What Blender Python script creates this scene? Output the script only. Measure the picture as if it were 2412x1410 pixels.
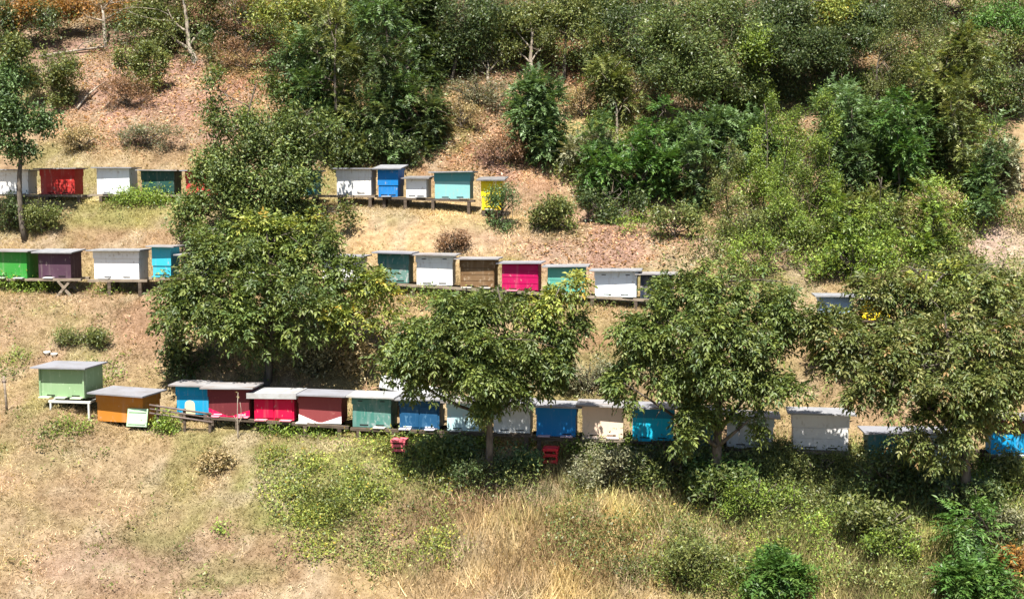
import bpy, math
import numpy as np

for o in list(bpy.data.objects):
    bpy.data.objects.remove(o)
S = bpy.context.scene
COL = S.collection
RNG = np.random.default_rng(7)
R = math.radians

# ------------------------------------------------------------------ camera, sky, sun, exposure
CAM = np.array([0.0, 0.0, 12.0]); PITCH = R(-5.4); F = 2835.0; PW, PH = 2412.0, 1410.0
cd = bpy.data.cameras.new('camera'); cam = bpy.data.objects.new('camera', cd); COL.objects.link(cam)
cam.location = CAM; cam.rotation_euler = (R(90) + PITCH, 0, 0)
cd.sensor_width = 36.0; cd.lens = 36.0 * F / PW; cd.clip_end = 600.0
S.camera = cam
SUN_EL, SUN_AZ = R(64), R(9)                     # azimuth measured from behind the camera towards its left
SD = np.array([-math.sin(SUN_AZ) * math.cos(SUN_EL), -math.cos(SUN_AZ) * math.cos(SUN_EL), math.sin(SUN_EL)])
W = bpy.data.worlds.new('World'); S.world = W; W.use_nodes = True
wn = W.node_tree; sky = wn.nodes.new('ShaderNodeTexSky'); sky.sky_type = 'NISHITA'; sky.sun_disc = False
sky.sun_elevation = SUN_EL; sky.sun_rotation = math.atan2(SD[0], SD[1])
wn.links.new(sky.outputs[0], wn.nodes['Background'].inputs[0]); wn.nodes['Background'].inputs[1].default_value = 0.055
ld = bpy.data.lights.new('sun', 'SUN'); ld.energy = 5.0; ld.angle = R(0.53); ld.color = (1.0, 0.95, 0.86)
sun = bpy.data.objects.new('sun', ld); COL.objects.link(sun)
from mathutils import Vector
sun.rotation_euler = Vector(SD).to_track_quat('Z', 'Y').to_euler(); sun.location = (-20, -20, 50)
S.view_settings.view_transform = 'Standard'; S.view_settings.look = 'None'
S.view_settings.gamma = 1.0; S.view_settings.use_curve_mapping = False
S.view_settings.exposure = 1.5
S.render.engine = 'CYCLES'
S.cycles.use_denoising = True
S.cycles.max_bounces = 4; S.cycles.diffuse_bounces = 1; S.cycles.transparent_max_bounces = 4

# ------------------------------------------------------------------ helpers
def ray(px, py):
    u = (np.asarray(px, float) - PW / 2) / F; v = (PH / 2 - np.asarray(py, float)) / F
    return np.stack([u, math.cos(PITCH) - v * math.sin(PITCH), math.sin(PITCH) + v * math.cos(PITCH)], -1)
def at(px, py, Y):
    d = ray(px, py); return CAM + d * (Y / d[..., 1:2])
def project(P):
    q = np.asarray(P) - CAM; c, s = math.cos(PITCH), math.sin(PITCH)
    dep = q[..., 1] * c + q[..., 2] * s; up = -q[..., 1] * s + q[..., 2] * c
    dep = np.where(dep < .5, .5, dep)
    return PW / 2 + F * q[..., 0] / dep, PH / 2 - F * up / dep
def _h(i, j, k, seed):
    n = (i * 374761393 + j * 668265263 + k * 2147483647 + seed * 1274126177) & 0xffffffff
    n = ((n ^ (n >> 13)) * 1274126177) & 0xffffffff
    return ((n ^ (n >> 16)) & 0xffff) / 65535.0
def vnoise(P, scale=1.0, seed=0):
    P = np.asarray(P, float) * scale; I = np.floor(P).astype(np.int64); f = P - I; f = f * f * (3 - 2 * f); r = 0
    for a in (0, 1):
        for b in (0, 1):
            for c in (0, 1):
                w = (f[..., 0] if a else 1 - f[..., 0]) * (f[..., 1] if b else 1 - f[..., 1]) * (f[..., 2] if c else 1 - f[..., 2])
                r = r + w * _h(I[..., 0] + a, I[..., 1] + b, I[..., 2] + c, seed)
    return r
def fbm(P, scale, seed=0, octv=4):
    t = 0; a = .5
    for k in range(octv):
        t = t + a * vnoise(P, scale * 2 ** k, seed + k); a *= .5
    return t / (1 - .5 ** octv)
def unit(v):
    v = np.asarray(v, float); return v / np.maximum(np.linalg.norm(v, axis=-1, keepdims=True), 1e-9)
def tag(o, label=None, cat=None, group=None, kind=None):
    for k, v in (('label', label), ('category', cat), ('group', group), ('kind', kind)):
        if v: o[k] = v
    return o
def empty(name, loc, rz=0.0):
    o = bpy.data.objects.new(name, None); COL.objects.link(o); o.location = [float(c) for c in loc]
    o.rotation_euler = (0, 0, rz); o.empty_display_size = .2; return o
def link(name, me, parent=None):
    o = bpy.data.objects.new(name, me); COL.objects.link(o)
    if parent is not None: o.parent = parent
    return o
def mesh_arrays(name, V, Fc, mat, col=None, smooth=False):
    V = np.ascontiguousarray(V, np.float32); Fc = np.ascontiguousarray(Fc, np.int32); k = Fc.shape[1]
    me = bpy.data.meshes.new(name); me.vertices.add(len(V)); me.vertices.foreach_set('co', V.ravel())
    me.loops.add(Fc.size); me.loops.foreach_set('vertex_index', Fc.ravel())
    me.polygons.add(len(Fc)); me.polygons.foreach_set('loop_start', np.arange(0, Fc.size, k, dtype=np.int32))
    if smooth: me.polygons.foreach_set('use_smooth', np.ones(len(Fc), bool))
    me.update(calc_edges=True)
    if col is not None:
        a = me.color_attributes.new('tint', 'FLOAT_COLOR', 'POINT')
        c = np.ones((len(V), 4), np.float32); c[:, :3] = col; a.data.foreach_set('color', c.ravel())
    if mat: me.materials.append(mat)
    return me

class MB:
    """collects boxes, prisms and tubes and links them as ONE mesh object"""
    def __init__(s): s.v = []; s.f = []; s.m = []
    def box(s, c, d, mi=0, taper=(0, 0)):
        x, y, z = [q / 2 for q in d]; b = len(s.v); tx, ty = taper
        for k, zz in ((1, -z), (0, z)):
            for sx, sy in ((-1, -1), (1, -1), (1, 1), (-1, 1)):
                s.v.append((c[0] + sx * (x - k * tx), c[1] + sy * (y - k * ty), c[2] + zz))
        for q in ((3, 2, 1, 0), (4, 5, 6, 7), (0, 1, 5, 4), (1, 2, 6, 5), (2, 3, 7, 6), (3, 0, 4, 7)):
            s.f.append(tuple(b + i for i in q)); s.m.append(mi)
        return s
    def plate(s, pts, y, t, mi=0):
        """polygon in the x-z plane, front face at y, thickness t towards +y"""
        b = len(s.v); n = len(pts)
        for yy in (y, y + t):
            for (x, z) in pts: s.v.append((x, yy, z))
        s.f.append(tuple(b + i for i in range(n))); s.m.append(mi)
        s.f.append(tuple(b + n + i for i in reversed(range(n)))); s.m.append(mi)
        for i in range(n):
            j = (i + 1) % n; s.f.append((b + j, b + i, b + n + i, b + n + j)); s.m.append(mi)
        return s
    def bar(s, a, e, w, h=None, mi=0):
        a = np.array(a, float); e = np.array(e, float); h = h or w; d = unit(e - a)
        up = np.array([0, 0, 1.0]) if abs(d[2]) < .9 else np.array([0, 1.0, 0])
        sd = unit(np.cross(d, up)); u = np.cross(sd, d); b = len(s.v)
        for p in (a, e):
            for (i, j) in ((-1, -1), (1, -1), (1, 1), (-1, 1)): s.v.append(tuple(p + sd * i * w / 2 + u * j * h / 2))
        for q in ((3, 2, 1, 0), (4, 5, 6, 7), (0, 1, 5, 4), (1, 2, 6, 5), (2, 3, 7, 6), (3, 0, 4, 7)):
            s.f.append(tuple(b + i for i in q)); s.m.append(mi)
        return s
    def tube(s, pts, rad, n=7, mi=0):
        pts = np.array(pts, float); rad = np.broadcast_to(np.asarray(rad, float), (len(pts),)); b = len(s.v)
        tg = unit(np.gradient(pts, axis=0))
        for p, r, d in zip(pts, rad, tg):
            up = np.array([0, 1.0, 0]) if abs(d[1]) < .9 else np.array([1.0, 0, 0])
            a = unit(np.cross(d, up)); c = np.cross(d, a)
            for k in range(n):
                t = 2 * math.pi * k / n; s.v.append(tuple(p + (a * math.cos(t) + c * math.sin(t)) * r))
        for i in range(len(pts) - 1):
            for k in range(n):
                q = (k + 1) % n
                s.f.append((b + i * n + k, b + i * n + q, b + (i + 1) * n + q, b + (i + 1) * n + k)); s.m.append(mi)
        s.f.append(tuple(b + k for k in reversed(range(n)))); s.m.append(mi)
        e = b + (len(pts) - 1) * n; s.f.append(tuple(e + k for k in range(n))); s.m.append(mi)
        return s
    def build(s, name, mats, parent=None, smooth=False):
        if not isinstance(mats, (list, tuple)): mats = [mats]
        me = bpy.data.meshes.new(name); me.from_pydata(s.v, [], s.f)
        for m in mats: me.materials.append(m)
        if len(mats) > 1: me.polygons.foreach_set('material_index', s.m)
        if smooth: me.polygons.foreach_set('use_smooth', [True] * len(s.f))
        me.update(); return link(name, me, parent)

# ------------------------------------------------------------------ materials
def nodes(name):
    m = bpy.data.materials.new(name); m.use_nodes = True; t = m.node_tree
    return m, t, t.nodes['Principled BSDF'], t.nodes.new, t.links.new
def noise_mat(name, c1, c2, scale=6.0, rough=.6, spec=.3, stretch=(1, 1, 1), metal=0.0, bump=.15, lo=.4, hi=.65, detail=6.0):
    m, t, b, N, L = nodes(name)
    tc = N('ShaderNodeTexCoord'); mp = N('ShaderNodeMapping'); mp.inputs['Scale'].default_value = stretch
    nz = N('ShaderNodeTexNoise'); nz.inputs['Scale'].default_value = scale; nz.inputs['Detail'].default_value = detail; nz.inputs['Roughness'].default_value = .65
    rp = N('ShaderNodeValToRGB'); rp.color_ramp.elements[0].position = lo; rp.color_ramp.elements[1].position = hi
    rp.color_ramp.elements[0].color = (*c1, 1); rp.color_ramp.elements[1].color = (*c2, 1)
    oi = N('ShaderNodeObjectInfo'); ad = N('ShaderNodeVectorMath'); ad.operation = 'ADD'
    L(tc.outputs['Object'], ad.inputs[0]); L(oi.outputs['Location'], ad.inputs[1])
    L(ad.outputs[0], mp.inputs[0]); L(mp.outputs[0], nz.inputs['Vector']); L(nz.outputs['Fac'], rp.inputs[0]); L(rp.outputs[0], b.inputs['Base Color'])
    b.inputs['Roughness'].default_value = rough; b.inputs['Specular IOR Level'].default_value = spec; b.inputs['Metallic'].default_value = metal
    if bump:
        bp = N('ShaderNodeBump'); bp.inputs['Strength'].default_value = bump; bp.inputs['Distance'].default_value = .02
        L(nz.outputs['Fac'], bp.inputs['Height']); L(bp.outputs[0], b.inputs['Normal'])
    return m
_paint = {}
def paint(c, wear=.25, worn=(.38, .33, .28)):
    """oil paint on boards: broad fading, rain streaks and small peeled spots"""
    k = (tuple(c), wear, worn)
    if k in _paint: return _paint[k]
    m, t, b, N, L = nodes('paint'); tc = N('ShaderNodeTexCoord'); oi = N('ShaderNodeObjectInfo'); ad = N('ShaderNodeVectorMath'); ad.operation = 'ADD'
    L(tc.outputs['Object'], ad.inputs[0]); L(oi.outputs['Location'], ad.inputs[1]); last = None
    w = tuple(a * .35 + q * .65 for a, q in zip(c, worn))
    for stretch, scale, lo, hi, amt, cc in (((1, 1, 1), 2.6, .38, .75, .35 + wear, tuple(a * (1 - .45 * wear) + q * .45 * wear for a, q in zip(c, worn))), ((9, 9, .9), 1.3, .55, .78, .25 + wear * .9, w), ((1, 1, .6), 16, .66 - .14 * wear, .72, min(1, .3 + wear), worn)):
        mp = N('ShaderNodeMapping'); mp.inputs['Scale'].default_value = stretch; nz = N('ShaderNodeTexNoise'); nz.inputs['Scale'].default_value = scale; nz.inputs['Detail'].default_value = 5
        L(ad.outputs[0], mp.inputs[0]); L(mp.outputs[0], nz.inputs['Vector']); mr = N('ShaderNodeMapRange'); mr.inputs[1].default_value = lo; mr.inputs[2].default_value = hi; mr.inputs[4].default_value = amt
        L(nz.outputs['Fac'], mr.inputs[0]); mx = N('ShaderNodeMix'); mx.data_type = 'RGBA'; L(mr.outputs[0], mx.inputs[0])
        if last is None: mx.inputs[6].default_value = (*c, 1)
        else: L(last, mx.inputs[6])
        mx.inputs[7].default_value = (*cc, 1); last = mx.outputs[2]
    L(last, b.inputs['Base Color']); b.inputs['Roughness'].default_value = .6; b.inputs['Specular IOR Level'].default_value = .15
    _paint[k] = m; return m
def leaf_mat(name, rough=.42, spec=.45, trans=.22):
    m, t, b, N, L = nodes(name)
    a = N('ShaderNodeAttribute'); a.attribute_name = 'tint'
    L(a.outputs['Color'], b.inputs['Base Color'])
    b.inputs['Roughness'].default_value = rough; b.inputs['Specular IOR Level'].default_value = spec
    if trans:
        tr = N('ShaderNodeBsdfTranslucent'); mx = N('ShaderNodeMixShader'); mx.inputs[0].default_value = trans
        g = N('ShaderNodeMix'); g.data_type = 'RGBA'; g.blend_type = 'MULTIPLY'; g.inputs[0].default_value = 1.0
        L(a.outputs['Color'], g.inputs[6]); g.inputs[7].default_value = (1.5, 1.45, .7, 1)
        L(g.outputs[2], tr.inputs[0]); L(b.outputs[0], mx.inputs[1]); L(tr.outputs[0], mx.inputs[2])
        L(mx.outputs[0], t.nodes['Material Output'].inputs[0])
    return m
M_LEAF = leaf_mat('leaf', .45, .3); M_GRASS = leaf_mat('grass_blade', .65, .25, .25)
M_BARK = noise_mat('bark', (.055, .045, .036), (.16, .135, .11), 9, .85, .1, (1, 1, .3), bump=.5)
M_PALEBARK = noise_mat('pale_bark', (.16, .13, .10), (.36, .31, .25), 9, .85, .1, (1, 1, .3), bump=.4)
M_WOOD = noise_mat('grey_wood', (.16, .125, .095), (.30, .25, .19), 7, .8, .15, (.4, 3, 3), bump=.3)
M_DARKWOOD = noise_mat('dark_wood', (.06, .045, .034), (.13, .10, .075), 7, .8, .15, (.4, 3, 3), bump=.3)
M_METAL = noise_mat('galvanised_sheet', (.24, .245, .275), (.17, .16, .16), 3, .5, .4, (1, 1, 1), .15, .12, .45, .8)
M_LIDS = [M_METAL, noise_mat('streaked_sheet', (.27, .27, .28), (.17, .125, .10), 2.2, .55, .35, (1, 3, 1), .1, .15, .42, .72), noise_mat('dull_zinc', (.20, .205, .22), (.29, .29, .30), 3.5, .55, .35, (2, 1, 1), .1, .12, .4, .7)]
M_WHITESHEET = noise_mat('white_sheet', (.36, .37, .38), (.27, .26, .25), 4, .4, .5, bump=.05)
M_DULLSHEET = noise_mat('dull_sheet', (.13, .125, .125), (.19, .185, .185), 5, .55, .4, bump=.08)
M_PIPE = noise_mat('rusty_pipe', (.09, .065, .055), (.17, .13, .115), 8, .6, .4, bump=.1)
M_SLOT = noise_mat('dark_slot', (.02, .018, .016), (.035, .03, .028), 8, .9, .1, bump=0)

# ------------------------------------------------------------------ terrain
SL = -0.12
ROW_Y = {3: 21.5, 2: 25.0, 1: 28.0}
ROW_PX = {3: [(-900, 950), (0, 962), (150, 951), (290, 996), (500, 1001), (750, 1016), (950, 1030), (1130, 1042), (1300, 1056), (1500, 1070), (1700, 1080), (1930, 1090), (2120, 1112), (2412, 1110), (3200, 1150)],
          2: [(-900, 660), (0, 676), (130, 692), (260, 690), (450, 690), (900, 690), (1150, 703), (1300, 712), (1450, 722), (1600, 734), (1980, 772), (2412, 800), (3200, 860)],
          1: [(-900, 470), (0, 476), (150, 474), (330, 473), (600, 478), (840, 485), (1000, 491), (1090, 498), (1170, 508), (1400, 530), (1700, 560), (2412, 630), (3200, 690)]}
_rz = {}
for k, pts in ROW_PX.items():
    p = np.array(pts, float); d = ray(p[:, 0], p[:, 1]); t = ROW_Y[k] / (d[:, 1] - SL * d[:, 0]); q = CAM + d * t[:, None]
    _rz[k] = (q[:, 0], q[:, 2])
def rowY(k, x): return ROW_Y[k] + SL * np.clip(x, -16, 16)
def rowZ(k, x): return np.interp(x, *_rz[k])
def H_exact(x, y):
    x = np.asarray(x, float); y = np.asarray(y, float)
    y3, y2, y1 = (rowY(k, x) for k in (3, 2, 1)); z3, z2, z1 = (rowZ(k, x) for k in (3, 2, 1))
    KY = [-90 + 0 * x, -20 + 0 * x, y3 - 13, y3 - 4, y3 - .5, y3 + .5, y2 - .55, y2 + .5, y1 - .55, y1 + .55, y1 + 9, y1 + 30, y1 + 120]
    KZ = [-9 + 0 * x, -6 + 0 * x, z3 - 5.6, z3 - 1.75, z3 - .02, z3 + .02, z2 - .04, z2 + .05, z1 - .04, z1 + .05, z1 + 6.4, z1 + 19, z1 + 48]
    z = np.where(y < KY[0], KZ[0], KZ[-1])
    for i in range(len(KY) - 1):
        s = np.clip((y - KY[i]) / (KY[i + 1] - KY[i]), 0, 1)
        z = np.where((y >= KY[i]) & (y <= KY[i + 1]), KZ[i] + (KZ[i + 1] - KZ[i]) * s, z)
    return z
def H(x, y):
    x = np.asarray(x, float); y = np.asarray(y, float)
    z = sum(H_exact(x, y + o) * w for o, w in ((-.3, .2), (-.12, .2), (0, .2), (.12, .2), (.3, .2)))
    P = np.stack([x, y, 0 * x], -1)
    m = np.minimum.reduce([np.abs(y - rowY(k, x)) for k in (1, 2, 3)]); m = np.clip((m - .3) / .8, .12, 1)
    return z + m * ((fbm(P, .35, 3, 3) - .5) * .5 + (fbm(P, 1.6, 9, 3) - .5) * .22)
def ground(px, py, y0=13.0, y1=70.0):
    """where the line of sight through a photo pixel first meets the hillside"""
    d = ray(px, py); ys = np.linspace(y0, y1, 1200); P = CAM + d * (ys / d[1])[:, None]
    below = P[:, 2] < H(P[:, 0], P[:, 1]); i = int(np.argmax(below)) if below.any() else len(ys) - 1
    p = P[i]; return np.array([p[0], p[1], float(H(p[0], p[1]))])

# colour of the earth and dry grass, measured region by region: (px, py, rx, ry, colour, weight)
STRAW = (.53, .395, .215); PINK = (.51, .325, .255); LITTER = (.19, .115, .07); TAN = (.69, .48, .27)  # LITTER: leaf brown, darkened further to paint in the wood's shade
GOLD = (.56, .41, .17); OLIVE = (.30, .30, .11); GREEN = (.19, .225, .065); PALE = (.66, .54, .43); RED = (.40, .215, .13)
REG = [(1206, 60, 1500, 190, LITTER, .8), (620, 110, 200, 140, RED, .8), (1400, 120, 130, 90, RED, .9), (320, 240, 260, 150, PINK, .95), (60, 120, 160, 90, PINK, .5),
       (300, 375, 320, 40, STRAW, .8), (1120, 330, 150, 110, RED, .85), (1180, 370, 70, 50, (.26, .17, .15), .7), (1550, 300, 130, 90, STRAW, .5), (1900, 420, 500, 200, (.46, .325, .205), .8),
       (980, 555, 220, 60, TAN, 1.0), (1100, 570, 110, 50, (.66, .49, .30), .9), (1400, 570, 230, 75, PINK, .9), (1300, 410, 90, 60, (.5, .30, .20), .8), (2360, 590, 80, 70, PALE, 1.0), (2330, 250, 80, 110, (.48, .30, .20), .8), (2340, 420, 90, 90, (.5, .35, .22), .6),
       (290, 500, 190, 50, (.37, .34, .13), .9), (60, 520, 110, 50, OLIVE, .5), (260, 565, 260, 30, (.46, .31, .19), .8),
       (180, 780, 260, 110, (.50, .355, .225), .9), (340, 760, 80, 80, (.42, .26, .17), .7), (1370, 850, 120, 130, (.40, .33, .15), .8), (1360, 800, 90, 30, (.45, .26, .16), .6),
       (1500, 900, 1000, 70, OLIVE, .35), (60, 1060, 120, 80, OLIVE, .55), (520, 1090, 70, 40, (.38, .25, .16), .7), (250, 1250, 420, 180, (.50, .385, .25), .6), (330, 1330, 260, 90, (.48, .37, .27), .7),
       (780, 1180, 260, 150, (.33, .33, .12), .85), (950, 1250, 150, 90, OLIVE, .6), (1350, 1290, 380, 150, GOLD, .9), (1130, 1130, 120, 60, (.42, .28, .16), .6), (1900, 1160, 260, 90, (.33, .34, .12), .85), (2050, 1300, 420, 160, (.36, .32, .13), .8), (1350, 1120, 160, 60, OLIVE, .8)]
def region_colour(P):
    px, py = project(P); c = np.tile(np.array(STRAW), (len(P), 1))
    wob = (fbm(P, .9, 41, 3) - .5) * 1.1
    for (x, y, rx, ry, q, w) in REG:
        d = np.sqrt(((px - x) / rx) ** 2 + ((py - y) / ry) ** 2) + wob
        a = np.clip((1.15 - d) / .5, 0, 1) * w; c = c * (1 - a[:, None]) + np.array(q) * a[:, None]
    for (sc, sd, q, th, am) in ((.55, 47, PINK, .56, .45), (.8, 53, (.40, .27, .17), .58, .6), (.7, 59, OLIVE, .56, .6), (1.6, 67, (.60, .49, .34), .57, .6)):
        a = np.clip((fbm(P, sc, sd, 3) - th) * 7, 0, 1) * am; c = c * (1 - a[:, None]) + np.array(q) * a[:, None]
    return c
xs = np.concatenate([-np.geomspace(120, 14.3, 22), np.arange(-14, 14.01, .13), np.geomspace(14.3, 120, 22)])
ys = np.concatenate([np.linspace(-90, 10, 26), np.linspace(10.5, 15, 14), np.arange(15.15, 37, .13), np.geomspace(37.3, 145, 30)])
X, Y = np.meshgrid(xs, ys); Z = H(X, Y); nx, ny = len(xs), len(ys)
V = np.stack([X, Y, Z], -1).reshape(-1, 3); ii = np.arange(nx * ny).reshape(ny, nx)
Q = np.stack([ii[:-1, :-1], ii[:-1, 1:], ii[1:, 1:], ii[1:, :-1]], -1).reshape(-1, 4)
def ground_mat():
    m, t, b, N, L = nodes('dry_earth')
    a = N('ShaderNodeAttribute'); a.attribute_name = 'tint'; tc = N('ShaderNodeTexCoord')
    n1 = N('ShaderNodeTexNoise'); n1.inputs['Scale'].default_value = 5.0; n1.inputs['Detail'].default_value = 9; n1.inputs['Roughness'].default_value = .75
    n2 = N('ShaderNodeTexNoise'); n2.inputs['Scale'].default_value = 38.0; n2.inputs['Detail'].default_value = 5; n2.inputs['Roughness'].default_value = .7
    r = N('ShaderNodeValToRGB'); r.color_ramp.elements[0].position = .32; r.color_ramp.elements[0].color = (.42, .38, .34, 1)
    r.color_ramp.elements[1].position = .68; r.color_ramp.elements[1].color = (1.12, 1.12, 1.15, 1)
    ml = N('ShaderNodeMix'); ml.data_type = 'RGBA'; ml.blend_type = 'MULTIPLY'; ml.inputs[0].default_value = 1
    L(tc.outputs['Object'], n1.inputs[0]); L(tc.outputs['Object'], n2.inputs[0]); L(n1.outputs['Fac'], r.inputs[0])
    L(a.outputs['Color'], ml.inputs[6]); L(r.outputs[0], ml.inputs[7]); L(ml.outputs[2], b.inputs['Base Color'])
    b.inputs['Roughness'].default_value = .95; b.inputs['Specular IOR Level'].default_value = .05
    ad = N('ShaderNodeMath'); ad.operation = 'ADD'; L(n1.outputs['Fac'], ad.inputs[0]); L(n2.outputs['Fac'], ad.inputs[1])
    bp = N('ShaderNodeBump'); bp.inputs['Strength'].default_value = .6; bp.inputs['Distance'].default_value = .06
    L(ad.outputs[0], bp.inputs['Height']); L(bp.outputs[0], b.inputs['Normal'])
    return m
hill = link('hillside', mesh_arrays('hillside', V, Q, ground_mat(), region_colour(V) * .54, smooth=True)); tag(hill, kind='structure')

# ------------------------------------------------------------------ foliage builders
def leaf_arrays(C, D, Nn, ln, wd, col, fold=.25, tri=False):
    """folded diamond leaves: base C, long axis D, face normal Nn"""
    D = unit(D); Sx = unit(np.cross(D, Nn)); Nn = np.cross(Sx, D); n = len(C)
    ln = np.broadcast_to(ln, n)[:, None]; wd = np.broadcast_to(wd, n)[:, None]
    if tri:
        V = np.empty((n, 3, 3)); V[:, 0] = C - Sx * wd * .5; V[:, 1] = C + Sx * wd * .5; V[:, 2] = C + D * ln
        return V.reshape(-1, 3), np.arange(n * 3).reshape(n, 3), np.repeat(col, 3, axis=0)
    mid = C + D * ln * .45 + Nn * wd * fold
    V = np.empty((n, 4, 3)); V[:, 0] = C; V[:, 1] = mid + Sx * wd * .5; V[:, 2] = C + D * ln - Nn * wd * .15; V[:, 3] = mid - Sx * wd * .5
    b = np.arange(n) * 4
    Fc = np.concatenate([np.stack([b, b + 1, b + 2], -1), np.stack([b, b + 2, b + 3], -1)])
    return V.reshape(-1, 3), Fc, np.repeat(col, 4, axis=0)
def sphere_dirs(n, rng):
    return unit(rng.normal(size=(n, 3)))
PAL = {  # (main colours with weights)
    'walnut': [((.085, .118, .028), .5), ((.135, .165, .040), .3), ((.06, .095, .03), .2)],
    'walnut_yellow': [((.15, .185, .035), .5), ((.24, .25, .05), .3), ((.09, .13, .035), .17), ((.38, .26, .05), .03)],
    'walnut_dry': [((.105, .13, .034), .52), ((.165, .17, .055), .28), ((.07, .10, .03), .16), ((.25, .16, .07), .04)],
    'pear': [((.10, .14, .04), .5), ((.15, .18, .05), .3), ((.065, .10, .035), .2)],
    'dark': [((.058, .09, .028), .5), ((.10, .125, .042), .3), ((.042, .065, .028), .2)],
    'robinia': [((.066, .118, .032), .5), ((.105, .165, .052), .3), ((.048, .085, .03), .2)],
    'robinia_bright': [((.062, .135, .026), .5), ((.10, .175, .038), .35), ((.05, .11, .025), .15)],
    'bright': [((.135, .20, .03), .5), ((.20, .255, .045), .3), ((.08, .13, .03), .2)],
    'olive': [((.115, .14, .038), .5), ((.18, .19, .058), .3), ((.075, .10, .032), .2)],
    'yellow': [((.24, .26, .04), .5), ((.30, .30, .06), .3), ((.14, .19, .035), .2)],
    'orange': [((.34, .16, .035), .5), ((.26, .17, .05), .25), ((.20, .10, .035), .25)],
    'brown': [((.23, .13, .075), .5), ((.31, .19, .11), .3), ((.14, .09, .055), .2)],
    'drytan': [((.30, .23, .11), .5), ((.40, .30, .16), .3), ((.17, .15, .07), .2)],
    'grey': [((.16, .165, .09), .5), ((.23, .22, .13), .3), ((.10, .11, .06), .2)],
    'teal': [((.075, .130, .040), .5), ((.125, .19, .075), .35), ((.05, .09, .033), .15)],
}
def pick(pal, n, rng, jit=.22):
    cs = np.array([c for c, _ in PAL[pal]]); w = np.array([q for _, q in PAL[pal]])
    c = cs[rng.choice(len(cs), n, p=w / w.sum())]
    return c * (1 + jit * rng.normal(size=(n, 1))).clip(.5, 1.7)
def twig_points(blobs, dens, rng, gap=.36, hollow=.45):
    """points strung along little branches that leave each clump's middle, so that leaves sit in sprays with gaps between;
    returns points, outward directions and the branches themselves"""
    out, nor, br = [], [], []
    for (c, r) in blobs:
        r = np.asarray(r, float); n = max(8, int(dens * (r[0] * r[2] + r[1] * r[2] + r[0] * r[1]))); m = 6; nb = max(3, n // m)
        d = unit(sphere_dirs(nb, rng) + np.array([0, -.15, .22])); st = np.asarray(c) + sphere_dirs(nb, rng) * r * (rng.random((nb, 1)) ** .5) * .55
        en = np.asarray(c) + d * r * rng.uniform(.55, 1.28, (nb, 1)) ; en[:, 2] += .06 * rng.normal(size=nb)
        t = np.linspace(hollow * .7, 1, m)[None, :, None] + rng.uniform(-.08, .08, (nb, m, 1))
        p = st[:, None] + (en - st)[:, None] * t; p[..., 2] -= (.10 * np.linalg.norm(en - st, axis=1)[:, None] * t[..., 0] ** 2)
        p = p + rng.normal(size=p.shape) * .035
        out.append(p.reshape(-1, 3)); nor.append(np.repeat(unit(d / r * r.mean() + unit(en - st)), m, 0)); br.append(np.stack([st, en], 1))
    P = np.concatenate(out); Nn = np.concatenate(nor); keep = vnoise(P, 2.2, 17) > gap * rng.uniform(.55, 1.25, len(P))
    return P[keep], Nn[keep], np.concatenate(br)
def compound(P, Nn, rng, pal, per=4, rach=.30, pairs=3, ll=.115, lw=.045, droop=.45, clumpvar=.3, tri=False):
    """pinnate leaves: `per` leaves at each twig, each with `pairs` leaflet pairs and an end leaflet"""
    n = len(P) * per; C0 = np.repeat(P, per, 0); o = np.repeat(Nn, per, 0)
    d = unit(o * .8 + sphere_dirs(n, rng) * .9 + np.array([0, 0, -droop * .4])); L0 = rach * rng.uniform(.75, 1.2, n)
    side = unit(np.cross(d, np.array([0, 0, 1.0]) + .3 * rng.normal(size=(n, 3)))); nn = unit(np.cross(side, d))
    tone = 1 + clumpvar * (np.repeat(vnoise(P, 1.8, 23), per) - .5) * 2 + .12 * rng.normal(size=n)
    base = pick(pal, n, rng, .1) * tone[:, None].clip(.5, 1.6)
    Cs, Ds, Ns, Ls, Co = [], [], [], [], []
    for k in range(pairs):
        s = .3 + .6 * k / max(pairs - 1, 1) if pairs > 1 else .5
        pos = C0 + d * (L0 * s)[:, None] + np.array([0, 0, -1.0]) * (droop * L0 * s * s * .6)[:, None]
        for sg in (-1, 1):
            Cs.append(pos); Ds.append(unit(side * sg + d * .45 + np.array([0, 0, -droop]) * rng.uniform(.3, 1.3, (n, 1)) + .2 * rng.normal(size=(n, 3))))
            Ns.append(nn + .35 * rng.normal(size=(n, 3))); Ls.append(ll * rng.uniform(.7, 1.15, n)); Co.append(base * (1 + .12 * rng.normal(size=(n, 1))).clip(.6, 1.5))
    Cs.append(C0 + d * L0[:, None] * .95 + np.array([0, 0, -1.0]) * (droop * L0 * .6)[:, None]); Ds.append(unit(d + np.array([0, 0, -droop])))
    Ns.append(nn + .3 * rng.normal(size=(n, 3))); Ls.append(ll * rng.uniform(.85, 1.3, n)); Co.append(base)
    Ls = np.concatenate(Ls)
    return leaf_arrays(np.concatenate(Cs), np.concatenate(Ds), np.concatenate(Ns), Ls, Ls * (lw / ll), np.concatenate(Co).clip(.01, .8), tri=tri)
def simple(P, Nn, rng, pal, per=9, spread=.14, ll=.075, lw=.036, droop=.25, clumpvar=.3, tri=False):
    n = len(P) * per; C = np.repeat(P, per, 0) + rng.normal(size=(n, 3)) * spread * .6; o = np.repeat(Nn, per, 0)
    d = unit(o * .5 + sphere_dirs(n, rng) + np.array([0, 0, -droop])); nn = unit(o * .5 + np.array([0, 0, .7]) + .6 * rng.normal(size=(n, 3)))
    tone = 1 + clumpvar * (np.repeat(vnoise(P, 1.8, 23), per) - .5) * 2
    L0 = ll * rng.uniform(.65, 1.25, n)
    return leaf_arrays(C, d, nn, L0, L0 * lw / ll, (pick(pal, n, rng) * tone[:, None].clip(.5, 1.6)).clip(.01, .8), tri=tri)
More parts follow.
